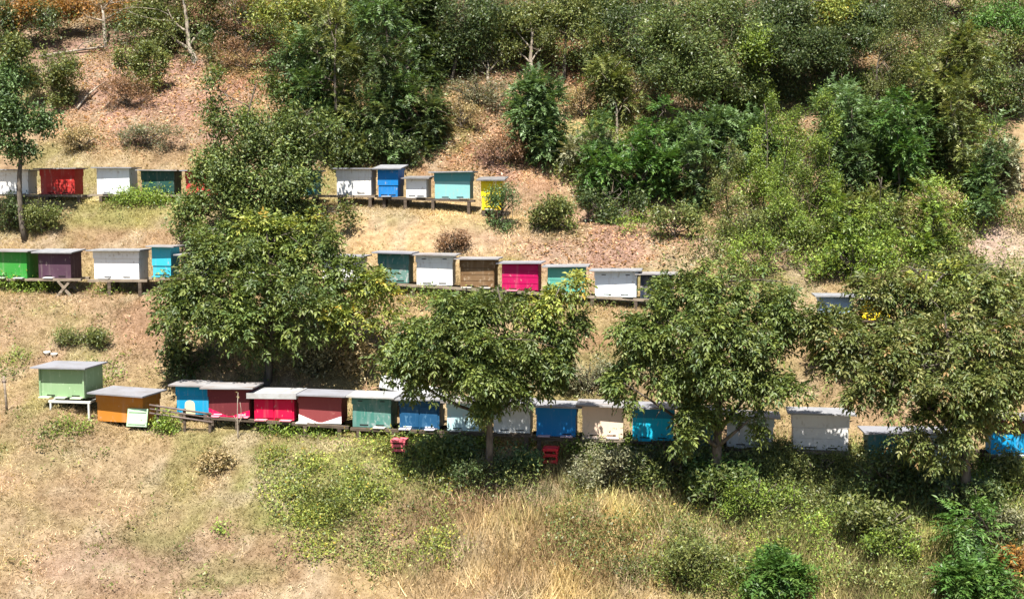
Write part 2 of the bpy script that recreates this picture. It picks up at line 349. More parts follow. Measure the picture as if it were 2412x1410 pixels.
KINDS = {'walnut_fine': dict(fn=compound, per=5, rach=.24, pairs=3, ll=.088, lw=.036, droop=.65),
         'walnut': dict(fn=compound, per=4, rach=.26, pairs=3, ll=.105, lw=.042, droop=.55), 'pear': dict(fn=simple, per=12, spread=.16, ll=.085, lw=.042),
         'robinia': dict(fn=compound, tri=True, per=3, rach=.36, pairs=5, ll=.085, lw=.040, droop=.25), 'bush': dict(fn=simple, tri=True, per=11, spread=.15, ll=.075, lw=.038),
         'fine': dict(fn=simple, tri=True, per=14, spread=.13, ll=.05, lw=.024), 'fern': dict(fn=compound, per=2, rach=.42, pairs=7, ll=.10, lw=.03, droop=.3)}
def foliage(blobs, kind, pal, dens, rng, gap=.36, hollow=.45):
    kw = dict(KINDS[kind]); fn = kw.pop('fn'); P, Nn, br = twig_points(blobs, dens, rng, gap, hollow)
    return fn(P, Nn, rng, pal, **kw), br
def curve(a, b, bend, rng, n=6):
    a, b = np.array(a, float), np.array(b, float); t = np.linspace(0, 1, n)[:, None]; L0 = np.linalg.norm(b - a)
    off = rng.normal(size=3) * bend * L0
    return a + (b - a) * t + off * (4 * t * (1 - t)) * .5 + np.array([0, 0, .12 * L0]) * (t * (1 - t))
def tree(name, label, cat, base, blobs_px, kind, pal, dens, trunk_r=.09, fork=.45, seed=1, gap=.36, hollow=.45, group=None, bark=None, lean=0, pals=None, depth=1.0, limbs=True, sink=.15, stems=1):
    """a trunk, a limb to each clump and a crown of leaf faces; clumps are (px, py, rx, ry[, dY[, palette]])"""
    rng = np.random.default_rng(seed); root = empty(name, base); tag(root, label, cat, group); bx = np.array(base, float)
    bl = []
    for q in blobs_px:
        px, py, rx, ry = q[:4]; dY = q[4] if len(q) > 4 else rng.uniform(-.3, .3) * depth
        Yd = bx[1] + dY; c = at(px, py, Yd); s = Yd / F
        bl.append((c, (rx * s, .5 * (rx + ry) * s * depth, ry * s), q[5] if len(q) > 5 else pal))
    if kind == 'walnut_fine':      # loose sprays around the outline, mostly hanging ones
        for q in list(blobs_px):
            for _k in range(2):
                if rng.random() < .62:
                    a = rng.uniform(-.35, 1.1) * math.pi; x, y = q[0] + math.cos(a) * q[2] * 1.12, q[1] + math.sin(a) * q[3] * 1.12
                    if y > 1000: continue
                    Yd = bx[1] + (q[4] if len(q) > 4 else 0) + rng.uniform(-.25, .25); w = rng.uniform(17, 34) * Yd / F
                    bl.append((at(x, y, Yd), (w, w, w * .75), q[5] if len(q) > 5 else pal))
    Vs, Fs, Cs, Br = [], [], [], []; off = 0
    for p in sorted({b[2] for b in bl}):
        (v, f, c), br = foliage([(b[0], b[1]) for b in bl if b[2] == p], kind, p, dens, rng, gap, hollow); Br.append(br)
        Vs.append(v); Fs.append(f + off); Cs.append(c); off += len(v)
    me = mesh_arrays('crown', np.concatenate(Vs) - bx, np.concatenate(Fs), M_LEAF, np.concatenate(Cs)); link('crown', me, root)
    br = np.concatenate(Br); br = br[rng.random(len(br)) < .6]; L0 = np.linalg.norm(br[:, 1] - br[:, 0], axis=1)
    tv, tf, tc = leaf_arrays(br[:, 0], br[:, 1] - br[:, 0], sphere_dirs(len(br), rng), L0, .012 + .006 * rng.random(len(br)), np.array((.13, .10, .07)) * rng.uniform(.5, 1.6, (len(br), 1)), tri=True)
    tag(link('twigs', mesh_arrays('twigs', tv - bx, tf, M_GRASS, tc), root), kind='stuff')
    bm = bark or M_BARK; cen = np.mean([b[0] for b in bl], axis=0); low = min(b[0][2] - .4 * b[1][2] for b in bl)
    ztop = max(b[0][2] for b in bl); ftop = np.array([cen[0], cen[1], ztop]) if limbs else cen
    mid = bx + np.array([(cen[0] - bx[0]) * fork * .6, (cen[1] - bx[1]) * fork * .6, max(.12, (low - bx[2]) * .95)])
    n1 = 6; path = np.concatenate([curve([0, 0, -sink], mid - bx, .05, rng, n1)[:-1], curve(mid - bx, (ftop - bx) * [.75, .75, 1] + (mid - bx) * [.25, .25, 0], .10, rng, 7)])
    rad = np.concatenate([np.linspace(trunk_r * 1.25, trunk_r * .85, n1)[:-1], np.linspace(trunk_r * .8, .010, 7)])
    MB().tube(path, rad, 8).build('trunk' if trunk_r > .03 else 'stem', bm, root, smooth=True)
    if limbs:
        for (c, r, _) in bl[:len(blobs_px)]:
            e = c + rng.normal(size=3) * np.array(r) * .2 - bx + np.array([0, 0, r[2] * .3]); hd = math.hypot(e[0] - mid[0] + bx[0], e[1] - mid[1] + bx[1])
            z0 = np.clip(e[2] - .75 * hd - .1, path[n1 - 2, 2], path[-2, 2]); k = int(np.argmin(np.abs(path[:, 2] - z0))); st = path[k]; m2 = MB()
            r0 = min(rad[k] * .75, trunk_r * .5); pt = curve(st, e, .12, rng, 6); m2.tube(pt, np.linspace(r0, .008, 6), 6)
            for _k in range(3):
                s0 = pt[3 + (_k % 2)]; e2 = s0 + rng.normal(size=3) * np.array(r) * .7; m2.tube(curve(s0, e2, .15, rng, 4), np.linspace(min(.012, r0), .004, 4), 4)
            m2.build('limb', bm, root, smooth=True)
    return root
def shrub(name, label, px, py, rx, ry, kind, pal, dens=60, seed=0, gap=.36, group=None, base=None, cat='shrub', nb=4, bark=None, trunk_r=.022, hollow=.25, depth=.8):
    rng = np.random.default_rng(seed + 1000)
    if py < 690 and px > 1300 or py < 260: rx, ry = rx * 1.18, ry * 1.15
    b = ground(*(base or (px, min(py + ry * .9, 1405))))
    bl = [(px, py, rx * .6, ry * .6, 0.0)]
    for k in range(nb + 2):
        a = 2 * math.pi * (k + rng.random() * .9) / (nb + 2); q = rng.uniform(.45, .85)
        bl.append((px + math.cos(a) * rx * q, py - math.sin(a) * ry * q * .85, rx * rng.uniform(.22, .5), ry * rng.uniform(.25, .5), rng.uniform(-.4, .4) * rx / 100))
    for k in range(9):
        t = rng.uniform(-.95, .95); hgt = rng.uniform(.25, .55)
        bl.append((px + t * rx, py - ry * (.95 - .55 * t * t) * rng.uniform(.6, 1.05), rx * rng.uniform(.06, .18), ry * hgt, rng.uniform(-.4, .3) * rx / 100))
    return tree(name, label, cat, b, bl, kind, pal, dens * (6.0 if kind == 'robinia' else 2.6 if pal in ('drytan', 'brown') else 7.5), trunk_r, .6, seed, gap, hollow, group, bark, depth=depth)

# ------------------------------------------------------------------ benches that carry the hives
YAW = R(-8.0); ROWROT = math.atan(SL)
def row_pt(k, px, py, dy=0.0):
    """point of photo pixel on the upright sheet that runs along a row (dy in front of or behind it)"""
    d = ray(px, py); t = (ROW_Y[k] + dy) / (d[1] - SL * d[0]); return CAM + d * t
BENCH_TOP = {}
def bench(name, key, k, px0, py0, px1, py1, legs, label, mat=M_WOOD, depth=.5, th=.05, cat='bench', group=None, legw=.07, cross=(), nrail=2, dy=0.0):
    a = row_pt(k, px0, py0, -.28 + dy); b = row_pt(k, px1, py1, -.28 + dy); BENCH_TOP[key] = (a, b)
    mid = (a + b) / 2; base = np.array([mid[0], mid[1] + depth / 2, float(H(mid[0], mid[1] + depth / 2))])
    root = empty(name, base); tag(root, label, cat, group or 'low benches under the hives'); dz = np.array([0, 0, -th / 2])
    for j in range(nrail):
        o = np.array([0, depth * j / max(nrail - 1, 1), 0]); MB().bar(a + o + dz - base, b + o + dz - base, .075, th).build('rail', mat, root)
    for i, lx in enumerate(legs):
        s = (lx - px0) / (px1 - px0)
        for j in (0, 1):
            p = a + (b - a) * s + np.array([0, depth * j, -th]); g = float(H(p[0], p[1])) - .08
            if lx in cross:
                MB().bar(p + [-.12, 0, 0] - base, np.array([p[0] + .2, p[1], g]) - base, .05).build('leg', mat, root)
                MB().bar(p + [.14, 0, 0] - base, np.array([p[0] - .2, p[1] - .05, g]) - base, .05).build('leg', mat, root)
            else:
                MB().bar(p - base, np.array([p[0], p[1], min(g, p[2] - .03)]) - base, legw).build('leg', M_WOOD if legw < .065 else M_DARKWOOD, root)
        p0 = a + (b - a) * s + np.array([0, .04, -th - .03]); MB().bar(p0 - base, p0 + np.array([0, depth - .08, 0]) - base, .05).build('crosspiece', mat, root)
    return root
bench('hive_bench', '1a', 1, -40, 457, 197, 459, [20, 112, 186], 'weathered plank bench under the red hive beside the lone small tree', M_WOOD)
bench('hive_bench', '1b', 1, 212, 457, 540, 460, [238, 330, 420, 520], 'weathered plank bench under the white and the dark green hive of the top row', M_WOOD)
bench('hive_bench', '1c', 1, 630, 459, 884, 460, [660, 740, 800, 872], 'weathered plank bench under the white hive just right of the slim tree', M_WOOD)
bench('hive_bench', '1d', 1, 888, 463, 1118, 471, [905, 955, 1020, 1104], 'dark bench under the tall blue, small white and pale teal hives', M_DARKWOOD)
bench('hive_bench', '2a', 2, -50, 655, 192, 656, [10, 150], 'plank bench on crossed legs under the purple hive', M_WOOD, cross=(150,))
bench('hive_bench', '2b', 2, 208, 658, 348, 658, [258, 330], 'short bench with a single pale post under the broad white hive of the middle row', M_WOOD)
bench('hive_bench', '2c', 2, 352, 652, 690, 664, [380, 470, 560, 660], 'bench behind the big walnut crown under the turquoise hive', M_WOOD)
bench('hive_bench', '2d', 2, 740, 655, 1602, 709, [770, 870, 980, 1085, 1190, 1290, 1400, 1500, 1590], 'long sloping plank bench under the run of hives from white to navy', M_WOOD)
bench('hive_bench', '2e', 2, 1920, 748, 2120, 756, [1945, 2020, 2100], 'dark bench under the pale blue hive among leaves', M_DARKWOOD)
bench('hive_bench', '3b', 3, 482, 979, 822, 1003, [500, 560, 640, 720, 800], 'dark bench under the two crimson hives and the two tone maroon hive', M_DARKWOOD)
bench('hive_bench', '3c', 3, 826, 1006, 1254, 1022, [845, 925, 1040, 1150, 1240], 'dark bench under the worn green and dark blue hives', M_DARKWOOD)
bench('hive_bench', '3d', 3, 1258, 1028, 1364, 1030, [1270, 1350], 'dark bench under the plain mid blue hive with a red crate in front', M_DARKWOOD)
bench('hive_bench', '3h', 3, 1368, 1031, 1472, 1034, [1372, 1458], 'grey timber frame on straight legs under the beige hive', M_WOOD, legw=.06)
bench('hive_bench', '3e', 3, 1484, 1037, 1604, 1040, [1500, 1590], 'dark bench under the turquoise hive behind leafy sprigs', M_DARKWOOD)
bench('hive_bench', '3f', 3, 1612, 1050, 1832, 1057, [1640, 1720, 1810], 'dark bench by the walnut trunk under the navy and the grey white hive', M_DARKWOOD)
bench('hive_bench', '3i', 3, 1866, 1060, 2000, 1063, [1872, 1990], 'pale weathered frame under the wide white hive standing alone in weeds', M_WOOD, legw=.06)
bench('hive_bench', '3g', 3, 2034, 1086, 2292, 1092, [2060, 2160, 2270], 'dark bench under the teal and the grey blue hive in the walnut shade', M_DARKWOOD)
bench('hive_bench', '3j', 3, 2322, 1073, 2480, 1076, [2340, 2430], 'bench under the bright blue hive with a red top', M_DARKWOOD)

# ------------------------------------------------------------------ hives
def hive(k, L, Rr, roof, bot, c, label, bn=None, dep=None, rim=.30, rimc=None, roofm=M_METAL, over=.095, front=.12, boards=0, slots=(.3, .72), slotc=None, land=(.3,), landc=None,
         handles=False, v=None, wear=.25, dy=0.0, group=None, yaw=YAW, foot=0, lidh=.016, worn=(.38, .33, .28), seams=0, arch=None, panels=False, cleats=False, tilt=0):
    dep = dep or (.46, .46, .47)[k - 1]
    mx = (L + Rr) / 2; P = row_pt(k, mx, bot, -dep / 2 + dy)
    if bn:
        a, b = BENCH_TOP[bn]; s = (P[0] - a[0]) / (b[0] - a[0]); P[2] = (a + (b - a) * s)[2] + .004
    d = P[1]; w = (Rr - L) * d / F / math.cos(abs(yaw) * .6) * 1.02; top = row_pt(k, mx, roof, -dep / 2 - over + dy); h = max(.3, top[2] - P[2])
    loc = P + np.array([-math.sin(yaw) * 0, dep / 2 * math.cos(yaw), 0]) + np.array([-dep / 2 * math.sin(yaw), 0, 0])
    hr = np.random.default_rng(int(L * 7 + bot)); wear = min(.65, wear * 1.3 + .10); yaw = yaw + R(hr.uniform(-2.2, 2.2)); roofm = roofm if roofm is not M_METAL else M_LIDS[hr.integers(3)]
    r = empty('beehive', loc, yaw); tag(r, label, 'beehive', group or ('beehives of the top row', 'beehives of the middle row', 'beehives of the bottom row')[k - 1])
    m = paint(c, wear, worn); fy = -dep / 2
    rh = h * rim; MB().box((0, 0, (h - rh) / 2), (w - .03 if rim else w, dep - .03 if rim else dep, h - rh)).build('body', m, r)
    fb = fy + (.015 if rim else 0); wb = w - (.03 if rim else 0)
    if rim: MB().box((0, 0, h - rh / 2), (w, dep, rh)).build('upper_box', paint(rimc, wear, worn) if rimc else m, r)
    MB().box((0, 0, h + .012), (w + .05, dep + .05, .024)).build('lid_frame', m, r)
    rb = MB(); rw, rd = w + 2 * over, dep + .05 + front; z0 = h + .024; oy = (.05 - front) / 2
    rb.box((0, oy, z0 + .005), (rw, rd, .010))
    for sx in (-1, 1): rb.box((sx * (rw / 2 - .006), oy, z0 - lidh / 2), (.012, rd, lidh))
    for sy in (-1, 1): rb.box((0, oy + sy * (rd / 2 - .006), z0 - lidh / 2), (rw - .026, .012, lidh))
    ro = rb.build('roof', roofm, r)
    ro.rotation_euler = (0, R(hr.uniform(-1.1, 1.1)), R(hr.uniform(-1.5, 1.5)))
    if tilt: ro.rotation_euler = (R(tilt), 0, 0); ro.location = (0, h * math.sin(R(tilt)), rd * .5 * math.sin(R(tilt)))
    if boards:
        bh = (h - rh - .03) / boards
        for i in range(boards):
            MB().box((0, fb - .006, .015 + bh * (i + .5)), (wb - .02, .012, bh - .010)).build('board', m, r)
        fb -= .012
    if panels:
        for sx in (-1, 1): MB().box((sx * wb * .235, fb - .006, (h - rh) * .52), (wb * .44, .012, (h - rh) * .86)).build('panel', m, r)
        fb -= .012
    if v:
        hh = (h - rh) * .42; mv = paint(v, .06)
        MB().plate([(-wb / 2, .002), (-.012, .002), (-wb / 2, hh)], fb - .004, .004).build('painted_corner', mv, r)
        MB().plate([(.012, .002), (wb / 2, .002), (wb / 2, hh * .86)], fb - .004, .004).build('painted_corner', mv, r)
        MB().box((0, fb - .002, .006), (wb, .006, .014)).build('painted_edge', mv, r)
    if arch:
        pts = [(-.16, .002), (.05, .002)] + [(-.055 + .095 * math.cos(t), .19 + .07 * math.sin(t)) for t in np.linspace(0, math.pi, 9)]
        MB().plate(pts, fb - .004, .004).build('painted_arch', paint(arch, .1), r)
    for s in slots:
        MB().box((wb * (s - .5), fb - .004, .045), (.16, .008, .016)).build('entrance', M_SLOT if not slotc else paint(slotc, .1), r)
    for s in land:
        MB().box((wb * (s - .5), fb - .055, .012), (.22, .11, .018)).build('landing_board', paint(landc or c, .3), r)
    if handles:
        for s in (-.28, .28): MB().box((w * s, fy - .003, h - rh * .5), (.085, .006, .016)).build('handle', M_SLOT, r)
    if cleats:
        for s in (-1, 1): MB().box((s * (wb / 2 - .02), fb - .01, (h - rh) * .5), (.035, .02, h - rh - .02)).build('cleat', m, r)
    if foot:
        for sx in (-1, 1):
            for sy in (-1, 1): 
                gx, gy = loc[0] + sx * w * .38, loc[1] + sy * dep * .38
                f = max(.03, loc[2] - float(H(gx, gy)) + .05); MB().box((sx * w * .38, sy * dep * .38, -f / 2), (.08, .08, f)).build('foot', M_DARKWOOD, r)
    return r
WHITE = (.74, .74, .73); WHITEC = (.70, .74, .78); RED_P = (0.385, 0.026, 0.022); DGREEN = (0.015, 0.063, 0.052); BLUE = (0.006, 0.148, 0.414); TEALP = (0.192, 0.414, 0.414); YEL = (.78, .58, .012)
GRN = (0.030, 0.222, 0.033); PUR = (0.062, 0.030, 0.052); CYAN = (0.037, 0.370, 0.488); NAVY = (0.026, 0.033, 0.052); BROWN = (0.125, 0.066, 0.026); CRIM = (0.370, 0.004, 0.074); TEAL2 = (0.074, 0.296, 0.237)
LGREEN = (0.20, 0.31, 0.165); ORANGE = (0.429, 0.163, 0.021); BRBLUE = (0.004, 0.252, 0.459); MAROON = (0.115, 0.021, 0.026); PINKR = (0.488, 0.004, 0.044); SEAG = (0.052, 0.170, 0.144); DBLUE = (0.009, 0.063, 0.148); BEIGE = (.72, .55, .43)
# top row
hive(1, -14, 68, 402, 458, WHITE, 'white hive behind the lone small trunk, at the far end beyond the red hive', '1a', rim=.22, land=(.3, .75))
hive(1, 93, 178, 399, 456, RED_P, 'bright red hive right of the lone small trunk', '1a', rim=.26, boards=3, land=(.15, .5, .85), landc=(.3, .05, .05), wear=.15)
hive(1, 228, 306, 397, 457, WHITEC, 'bare white hive between the red hive and the dark green hive', '1b', rim=.0, handles=False, land=(.35,), landc=(.3, .3, .3))
hive(1, 332, 412, 403, 458, DGREEN, 'dark green hive with worn greyish front board', '1b', rim=.38, wear=.1, boards=2, land=(.4,), landc=(.4, .38, .36))
hive(1, 436, 516, 404, 457, (.40, .03, .03), 'dark red hive half hidden by the slim tree', '1b', rim=.3)
hive(1, 655, 745, 405, 459, (.03, .22, .24), 'deep teal hive glimpsed through the slim tree', '1c', rim=.2)
hive(1, 792, 876, 399, 459, WHITE, 'white hive with dangling leaves before it, left of the tall blue hive', '1c', rim=.3, land=(.2,), landc=(.35, .35, .36))
hive(1, 890, 938, 399, 463, BLUE, 'tall narrow blue hive of two stacked boxes', '1d', dep=.62, tilt=7, rim=.58, land=(.45,), landc=(.4, .45, .5), wear=.08)
hive(1, 957, 1004, 422, 467, WHITE, 'small low white hive beside the tall blue hive', '1d', dep=.55, tilt=4, rim=.0, roofm=M_DULLSHEET, land=(.75,), landc=(.15, .15, .15))
hive(1, 1023, 1108, 407, 469, TEALP, 'pale teal hive with roof shade painted on its upper box', '1d', rim=.32, rimc=(.07, .25, .26), land=(.3, .85), landc=(.2, .22, .22), wear=.12)  # darker teal of the upper box stands in for the roof's shadow
hive(1, 1133, 1180, 426, 494, YEL, 'tall yellow hive standing apart at the end of the top row', None, dep=.55, tilt=6, rim=.54, roofm=M_DULLSHEET, land=(.45,), landc=(.7, .68, .6), wear=.05, foot=1, dy=-.1)
# middle row
hive(2, -22, 66, 594, 654, GRN, 'grass green hive next to the purple hive', '2a', rim=.0, dep=.6, wear=.1, land=(.3, .8), landc=(.5, .55, .5))
hive(2, 90, 170, 597, 655, PUR, 'dull purple hive with one pale landing board', '2a', rim=.0, tilt=4, wear=.08, land=(.35,), landc=(.75, .75, .75))
hive(2, 218, 332, 592, 657, WHITE, 'broad white hive standing alone on a short bench of the middle row', '2b', rim=.26, land=(.25,), landc=(.3, .3, .3))
hive(2, 358, 404, 583, 650, CYAN, 'tall turquoise hive speckled by leaf shade beside the big walnut', '2c', rim=.62, wear=.15)
hive(2, 424, 506, 603, 655, NAVY, 'dark navy hive behind the left of the big walnut crown', '2c', rim=.2)
hive(2, 556, 642, 606, 662, (.62, .64, .70), 'bluish white hive buried behind the middle of the big walnut crown', '2c', rim=.2)
hive(2, 758, 852, 606, 662, WHITE, 'white hive showing through walnut leaves left of the dark green one', '2d', rim=.25)
hive(2, 890, 964, 598, 664, SEAG, 'dark sea green hive with worn lower front, first of the long bench in the open', '2d', rim=.36, rimc=(.03, .16, .14), wear=.45, worn=(.40, .38, .36), front=.15)
hive(2, 979, 1066, 603, 670, WHITE, 'white hive between the sea green and the brown hive', '2d', rim=.22, land=(.4,), landc=(.2, .2, .2), handles=True)
hive(2, 1083, 1166, 612, 677, BROWN, 'bare brown wooden hive with plank front', '2d', rim=.28, boards=3, wear=.45, worn=(.33, .25, .17), land=(.2, .75), landc=(.45, .43, .4))
hive(2, 1183, 1268, 622, 683, CRIM, 'crimson hive between the brown and the mint hive', '2d', rim=.0, boards=4, wear=.05, land=(.3,), landc=(.6, .2, .28))
hive(2, 1290, 1376, 630, 692, TEAL2, 'mint green hive with a leafy sprig hanging before it', '2d', rim=.0, boards=2, wear=.2, worn=(.40, .50, .46), land=(.6,), landc=(.5, .6, .56))
hive(2, 1401, 1500, 640, 701, WHITEC, 'clean white hive with two small handles, near the long bench end', '2d', rim=.27, handles=True, land=(.2, .8), landc=(.62, .66, .6))
hive(2, 1508, 1586, 648, 705, NAVY, 'black navy hive next to the clean white hive, half in leaves', '2d', rim=.0, land=())
hive(2, 1930, 2008, 700, 748, (.32, .47, .68), 'pale blue hive peeping out above the walnuts', '2e', rim=.2)
hive(2, 2030, 2098, 706, 752, YEL, 'yellow hive nearly hidden by leaves', '2e', rim=.2)
# bottom row
hive(3, 90, 204, 869, 936, LGREEN, 'light green hive on a white frame, highest of the bottom row', None, dep=.66, rim=.0, boards=2, cleats=True, wear=.12, worn=(.5, .6, .42), slots=(.25, .8), land=(.15, .5, .85), landc=(.5, .62, .4), front=.15, yaw=R(-11), dy=.1)
hive(3, 222, 345, 932, 994, ORANGE, 'ochre orange hive with a green board leaning on it', None, dep=.62, rim=.3, wear=.1, slots=(), land=(), front=.15, yaw=R(-13), foot=1, dy=-.05)
hive(3, 413, 494, 911, 975, BRBLUE, 'sky blue hive with a cream painted arch', None, rim=.34, arch=(.72, .62, .36), wear=.06, foot=1, dy=.3, land=(), slots=())
hive(3, 488, 591, 917, 979, MAROON, 'maroon hive with crimson lower corners behind a bare twig', '3b', rim=.30, v=(.62, .004, .07), wear=.06, worn=(.30, .09, .08), slots=(.22, .8), slotc=(.8, .5, .55), land=(.15, .86), landc=(.70, .20, .26))
hive(3, 598, 694, 930, 988, PINKR, 'vivid crimson hive with two front panels and a white roof', '3b', rim=.0, panels=True, wear=.04, roofm=M_WHITESHEET, slots=(), land=(.2, .82), landc=(.70, .22, .27), lidh=.09)
hive(3, 700, 806, 934, 999, (.20, .042, .045), 'maroon hive with white lower corners', '3b', rim=.26, v=(.80, .79, .78), wear=.1, worn=(.3, .12, .1), slots=(), land=(.1,), landc=(.7, .66, .62))
hive(3, 828, 924, 938, 1007, SEAG, 'worn sea green hive with handles beside a dry brush heap', '3c', rim=.24, handles=True, wear=.45, worn=(.30, .34, .33), land=(.72,), landc=(.55, .5, .46), roofm=M_WHITESHEET)
hive(3, 938, 1036, 944, 1012, DBLUE, 'dark blue scratched hive above a pink crate', '3c', rim=.20, wear=.22, worn=(.10, .22, .34), panels=True, land=(.15, .8), landc=(.45, .45, .55), slots=(.2, .75), slotc=(.5, .55, .6))
hive(3, 1050, 1132, 950, 1017, (.42, .62, .66), 'pale aqua hive in leaf shade left of a walnut trunk', '3c', rim=.2, wear=.4, worn=(.6, .62, .6), land=(.25,), landc=(.5, .5, .48))
hive(3, 1160, 1250, 955, 1020, (.55, .56, .55), 'chalky grey hive right behind a walnut trunk', '3c', rim=.2, wear=.5, worn=(.7, .7, .7))
hive(3, 1261, 1357, 961, 1028, (.008, .17, .46), 'plain mid blue hive between the chalky grey and the beige hive', '3d', rim=.27, wear=.05, land=(.2, .78), landc=(.55, .42, .5), slots=(.78,))
hive(3, 1369, 1468, 959, 1031, BEIGE, 'beige hive on tall straight legs', '3h', rim=.28, wear=.15, worn=(.5, .38, .3), land=(.25, .75), landc=(.6, .5, .45))
hive(3, 1488, 1588, 964, 1038, (.01, .42, .62), 'turquoise hive dappled by walnut leaves', '3e', rim=.3, rimc=(.01, .19, .33), wear=.12)
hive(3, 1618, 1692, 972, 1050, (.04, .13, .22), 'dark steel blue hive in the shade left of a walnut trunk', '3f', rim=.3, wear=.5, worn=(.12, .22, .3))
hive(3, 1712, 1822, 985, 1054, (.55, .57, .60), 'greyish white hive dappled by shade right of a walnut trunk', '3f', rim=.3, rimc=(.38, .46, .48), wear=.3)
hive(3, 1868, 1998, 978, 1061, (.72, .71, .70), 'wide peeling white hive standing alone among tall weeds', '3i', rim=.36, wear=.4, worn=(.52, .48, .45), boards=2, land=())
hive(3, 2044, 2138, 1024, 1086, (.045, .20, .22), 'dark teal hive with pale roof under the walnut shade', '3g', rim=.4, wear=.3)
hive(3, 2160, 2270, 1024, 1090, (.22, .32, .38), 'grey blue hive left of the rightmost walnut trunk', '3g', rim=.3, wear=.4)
hive(3, 2336, 2440, 990, 1073, (.006, .30, .60), 'bright blue hive with a maroon upper box darkened by painted shade and white landing boards', '3j', rim=.38, rimc=(.06, .012, .02), land=(.3, .78), landc=(.85, .85, .85), wear=.06)  # maroon of the upper box is deepened to paint in shade

# ------------------------------------------------------------------ small things around the hives
def thing(name, label, cat, loc, rz=0.0, group=None): return tag(empty(name, loc, rz), label, cat, group)
g = row_pt(3, 170, 945, -.38); gz = float(H(g[0], g[1])); t = thing('frame_table', 'low white metal frame under the light green hive', 'stand', (g[0], g[1] + .3, gz), R(-9))
hz = row_pt(3, 147, 937, -.2)[2] - gz - .004; MW = paint((.5, .5, .46), .4)
for sy in (-.3, .3):
    MB().box((0, sy, hz - .03), (.84, .04, .04)).build('rail', MW, t)
    for sx in (-.38, .38): MB().box((sx, sy, (hz - .05) / 2 - .06), (.035, .035, hz + .07)).build('leg', MW, t)
for sx in (-.38, .38): MB().box((sx, 0, hz - .03), (.035, .56, .036)).build('crossbar', MW, t)
p = row_pt(3, 322, 1004, -.50); t = thing('leaning_board', 'pale green board leaning on the ochre hive', 'board', p, R(-10))
o = MB().box((0, 0, .165), (.40, .024, .33)).build('board', paint((.32, .47, .31), .2), t); o.rotation_euler = (R(-14), 0, 0)
for zz in (.06, .28):
    o2 = MB().box((0, -.018, zz), (.34, .014, .04)).build('batten', paint((.32, .47, .31), .2), t); o2.rotation_euler = (R(-14), 0, 0)
a = row_pt(3, 352, 953, -.5); b = row_pt(3, 500, 975, -.5); bs = (a + b) / 2; bs[2] = float(H(bs[0], bs[1])); t = thing('pipe_rack', 'rack of rusty pipes in front of the sky blue hive', 'rack', bs)
for dz, dy in ((0, 0), (-.075, .02), (-.15, 0)):
    MB().tube([a + [0, dy, dz] - bs, b + [0, dy, dz] - bs], .018, 7).build('pipe', M_PIPE, t, True)
for s in (.12, .55, .95):
    q = a + (b - a) * s; MB().bar(q + [0, .03, .02] - bs, np.array([q[0], q[1] + .03, float(H(q[0], q[1])) - .08]) - bs, .045).build('post', M_DARKWOOD, t)
def crate(px, py, w, h, c, label):
    p = row_pt(3, px, py, -.62); p[2] = float(H(p[0], p[1])); t = thing('plastic_crate', label, 'crate', p, R(-8), 'plastic crates under the bottom row'); m = paint(c, .1, (.7, .4, .35))
    for sx in (-1, 1):
        for sy in (-1, 1): MB().box((sx * (w / 2 - .015), sy * (w / 2 - .015), h / 2), (.03, .03, h)).build('corner_post', m, t)
    MB().box((0, 0, h - .02), (w + .02, w + .02, .04)).build('top', m, t)
    for zz in (.04, h * .55):
        for sy in (-1, 1): MB().box((0, sy * (w / 2 - .01), zz), (w - .06, .016, .05)).build('slat', m, t)
        for sx in (-1, 1): MB().box((sx * (w / 2 - .01), 0, zz), (.016, w - .06, .05)).build('slat', m, t)
    return t
crate(1298, 1064, .25, .27, (.62, .03, .04), 'bright red plastic crate under the plain mid blue hive')
crate(941, 1038, .25, .22, (.62, .12, .15), 'faded pink plastic crate under the dark blue scratched hive')
# leaning white sheet behind the dark blue hive, its stakes, and the brush heap beside it
p = row_pt(3, 965, 935, .62); q0 = row_pt(3, 893, 910, .5); q1 = row_pt(3, 1040, 944, .45); p[2] = float(H(p[0], p[1])); t = thing('roof_sheet', 'white sheet lying tilted on a timber behind the dark blue scratched hive', 'sheet', p)
n = np.array([0, .42, .16]); v = [q0 - p, q1 - p, q1 + n - p, q0 + n - p]; mb = MB(); mb.v = [tuple(x) for x in v] + [tuple(x - np.array([0, 0, .02])) for x in v]
mb.f = [(0, 1, 2, 3), (7, 6, 5, 4), (0, 4, 5, 1), (1, 5, 6, 2), (2, 6, 7, 3), (3, 7, 4, 0)]; mb.m = [0] * 6; mb.build('sheet', M_WHITESHEET, t)
MB().bar(q0 - p + [-.02, .1, -.05], q1 - p + [.05, .1, -.05], .06).build('timber', M_DARKWOOD, t)
for s in (.1, .9):
    w = q0 + (q1 - q0) * s + [0, .12, -.08]; MB().bar(w - p, np.array([w[0], w[1], min(w[2] - .05, float(H(w[0], w[1])) - .1)]) - p, .05).build('post', M_DARKWOOD, t)
p = ground(17, 968); t = thing('fence_post', 'thin grey stake in the grass left of the light green hive', 'post', p); MB().tube([(0, 0, -.15), (-.02, 0, .3), (-.045, .01, .66)], [.026, .024, .02], 7).build('stake', M_WOOD, t, True)
MB().tube([(-.072, .01, .55), (-.015, .012, .553)], .028, 7).build('wire_tie', M_PIPE, t, True)
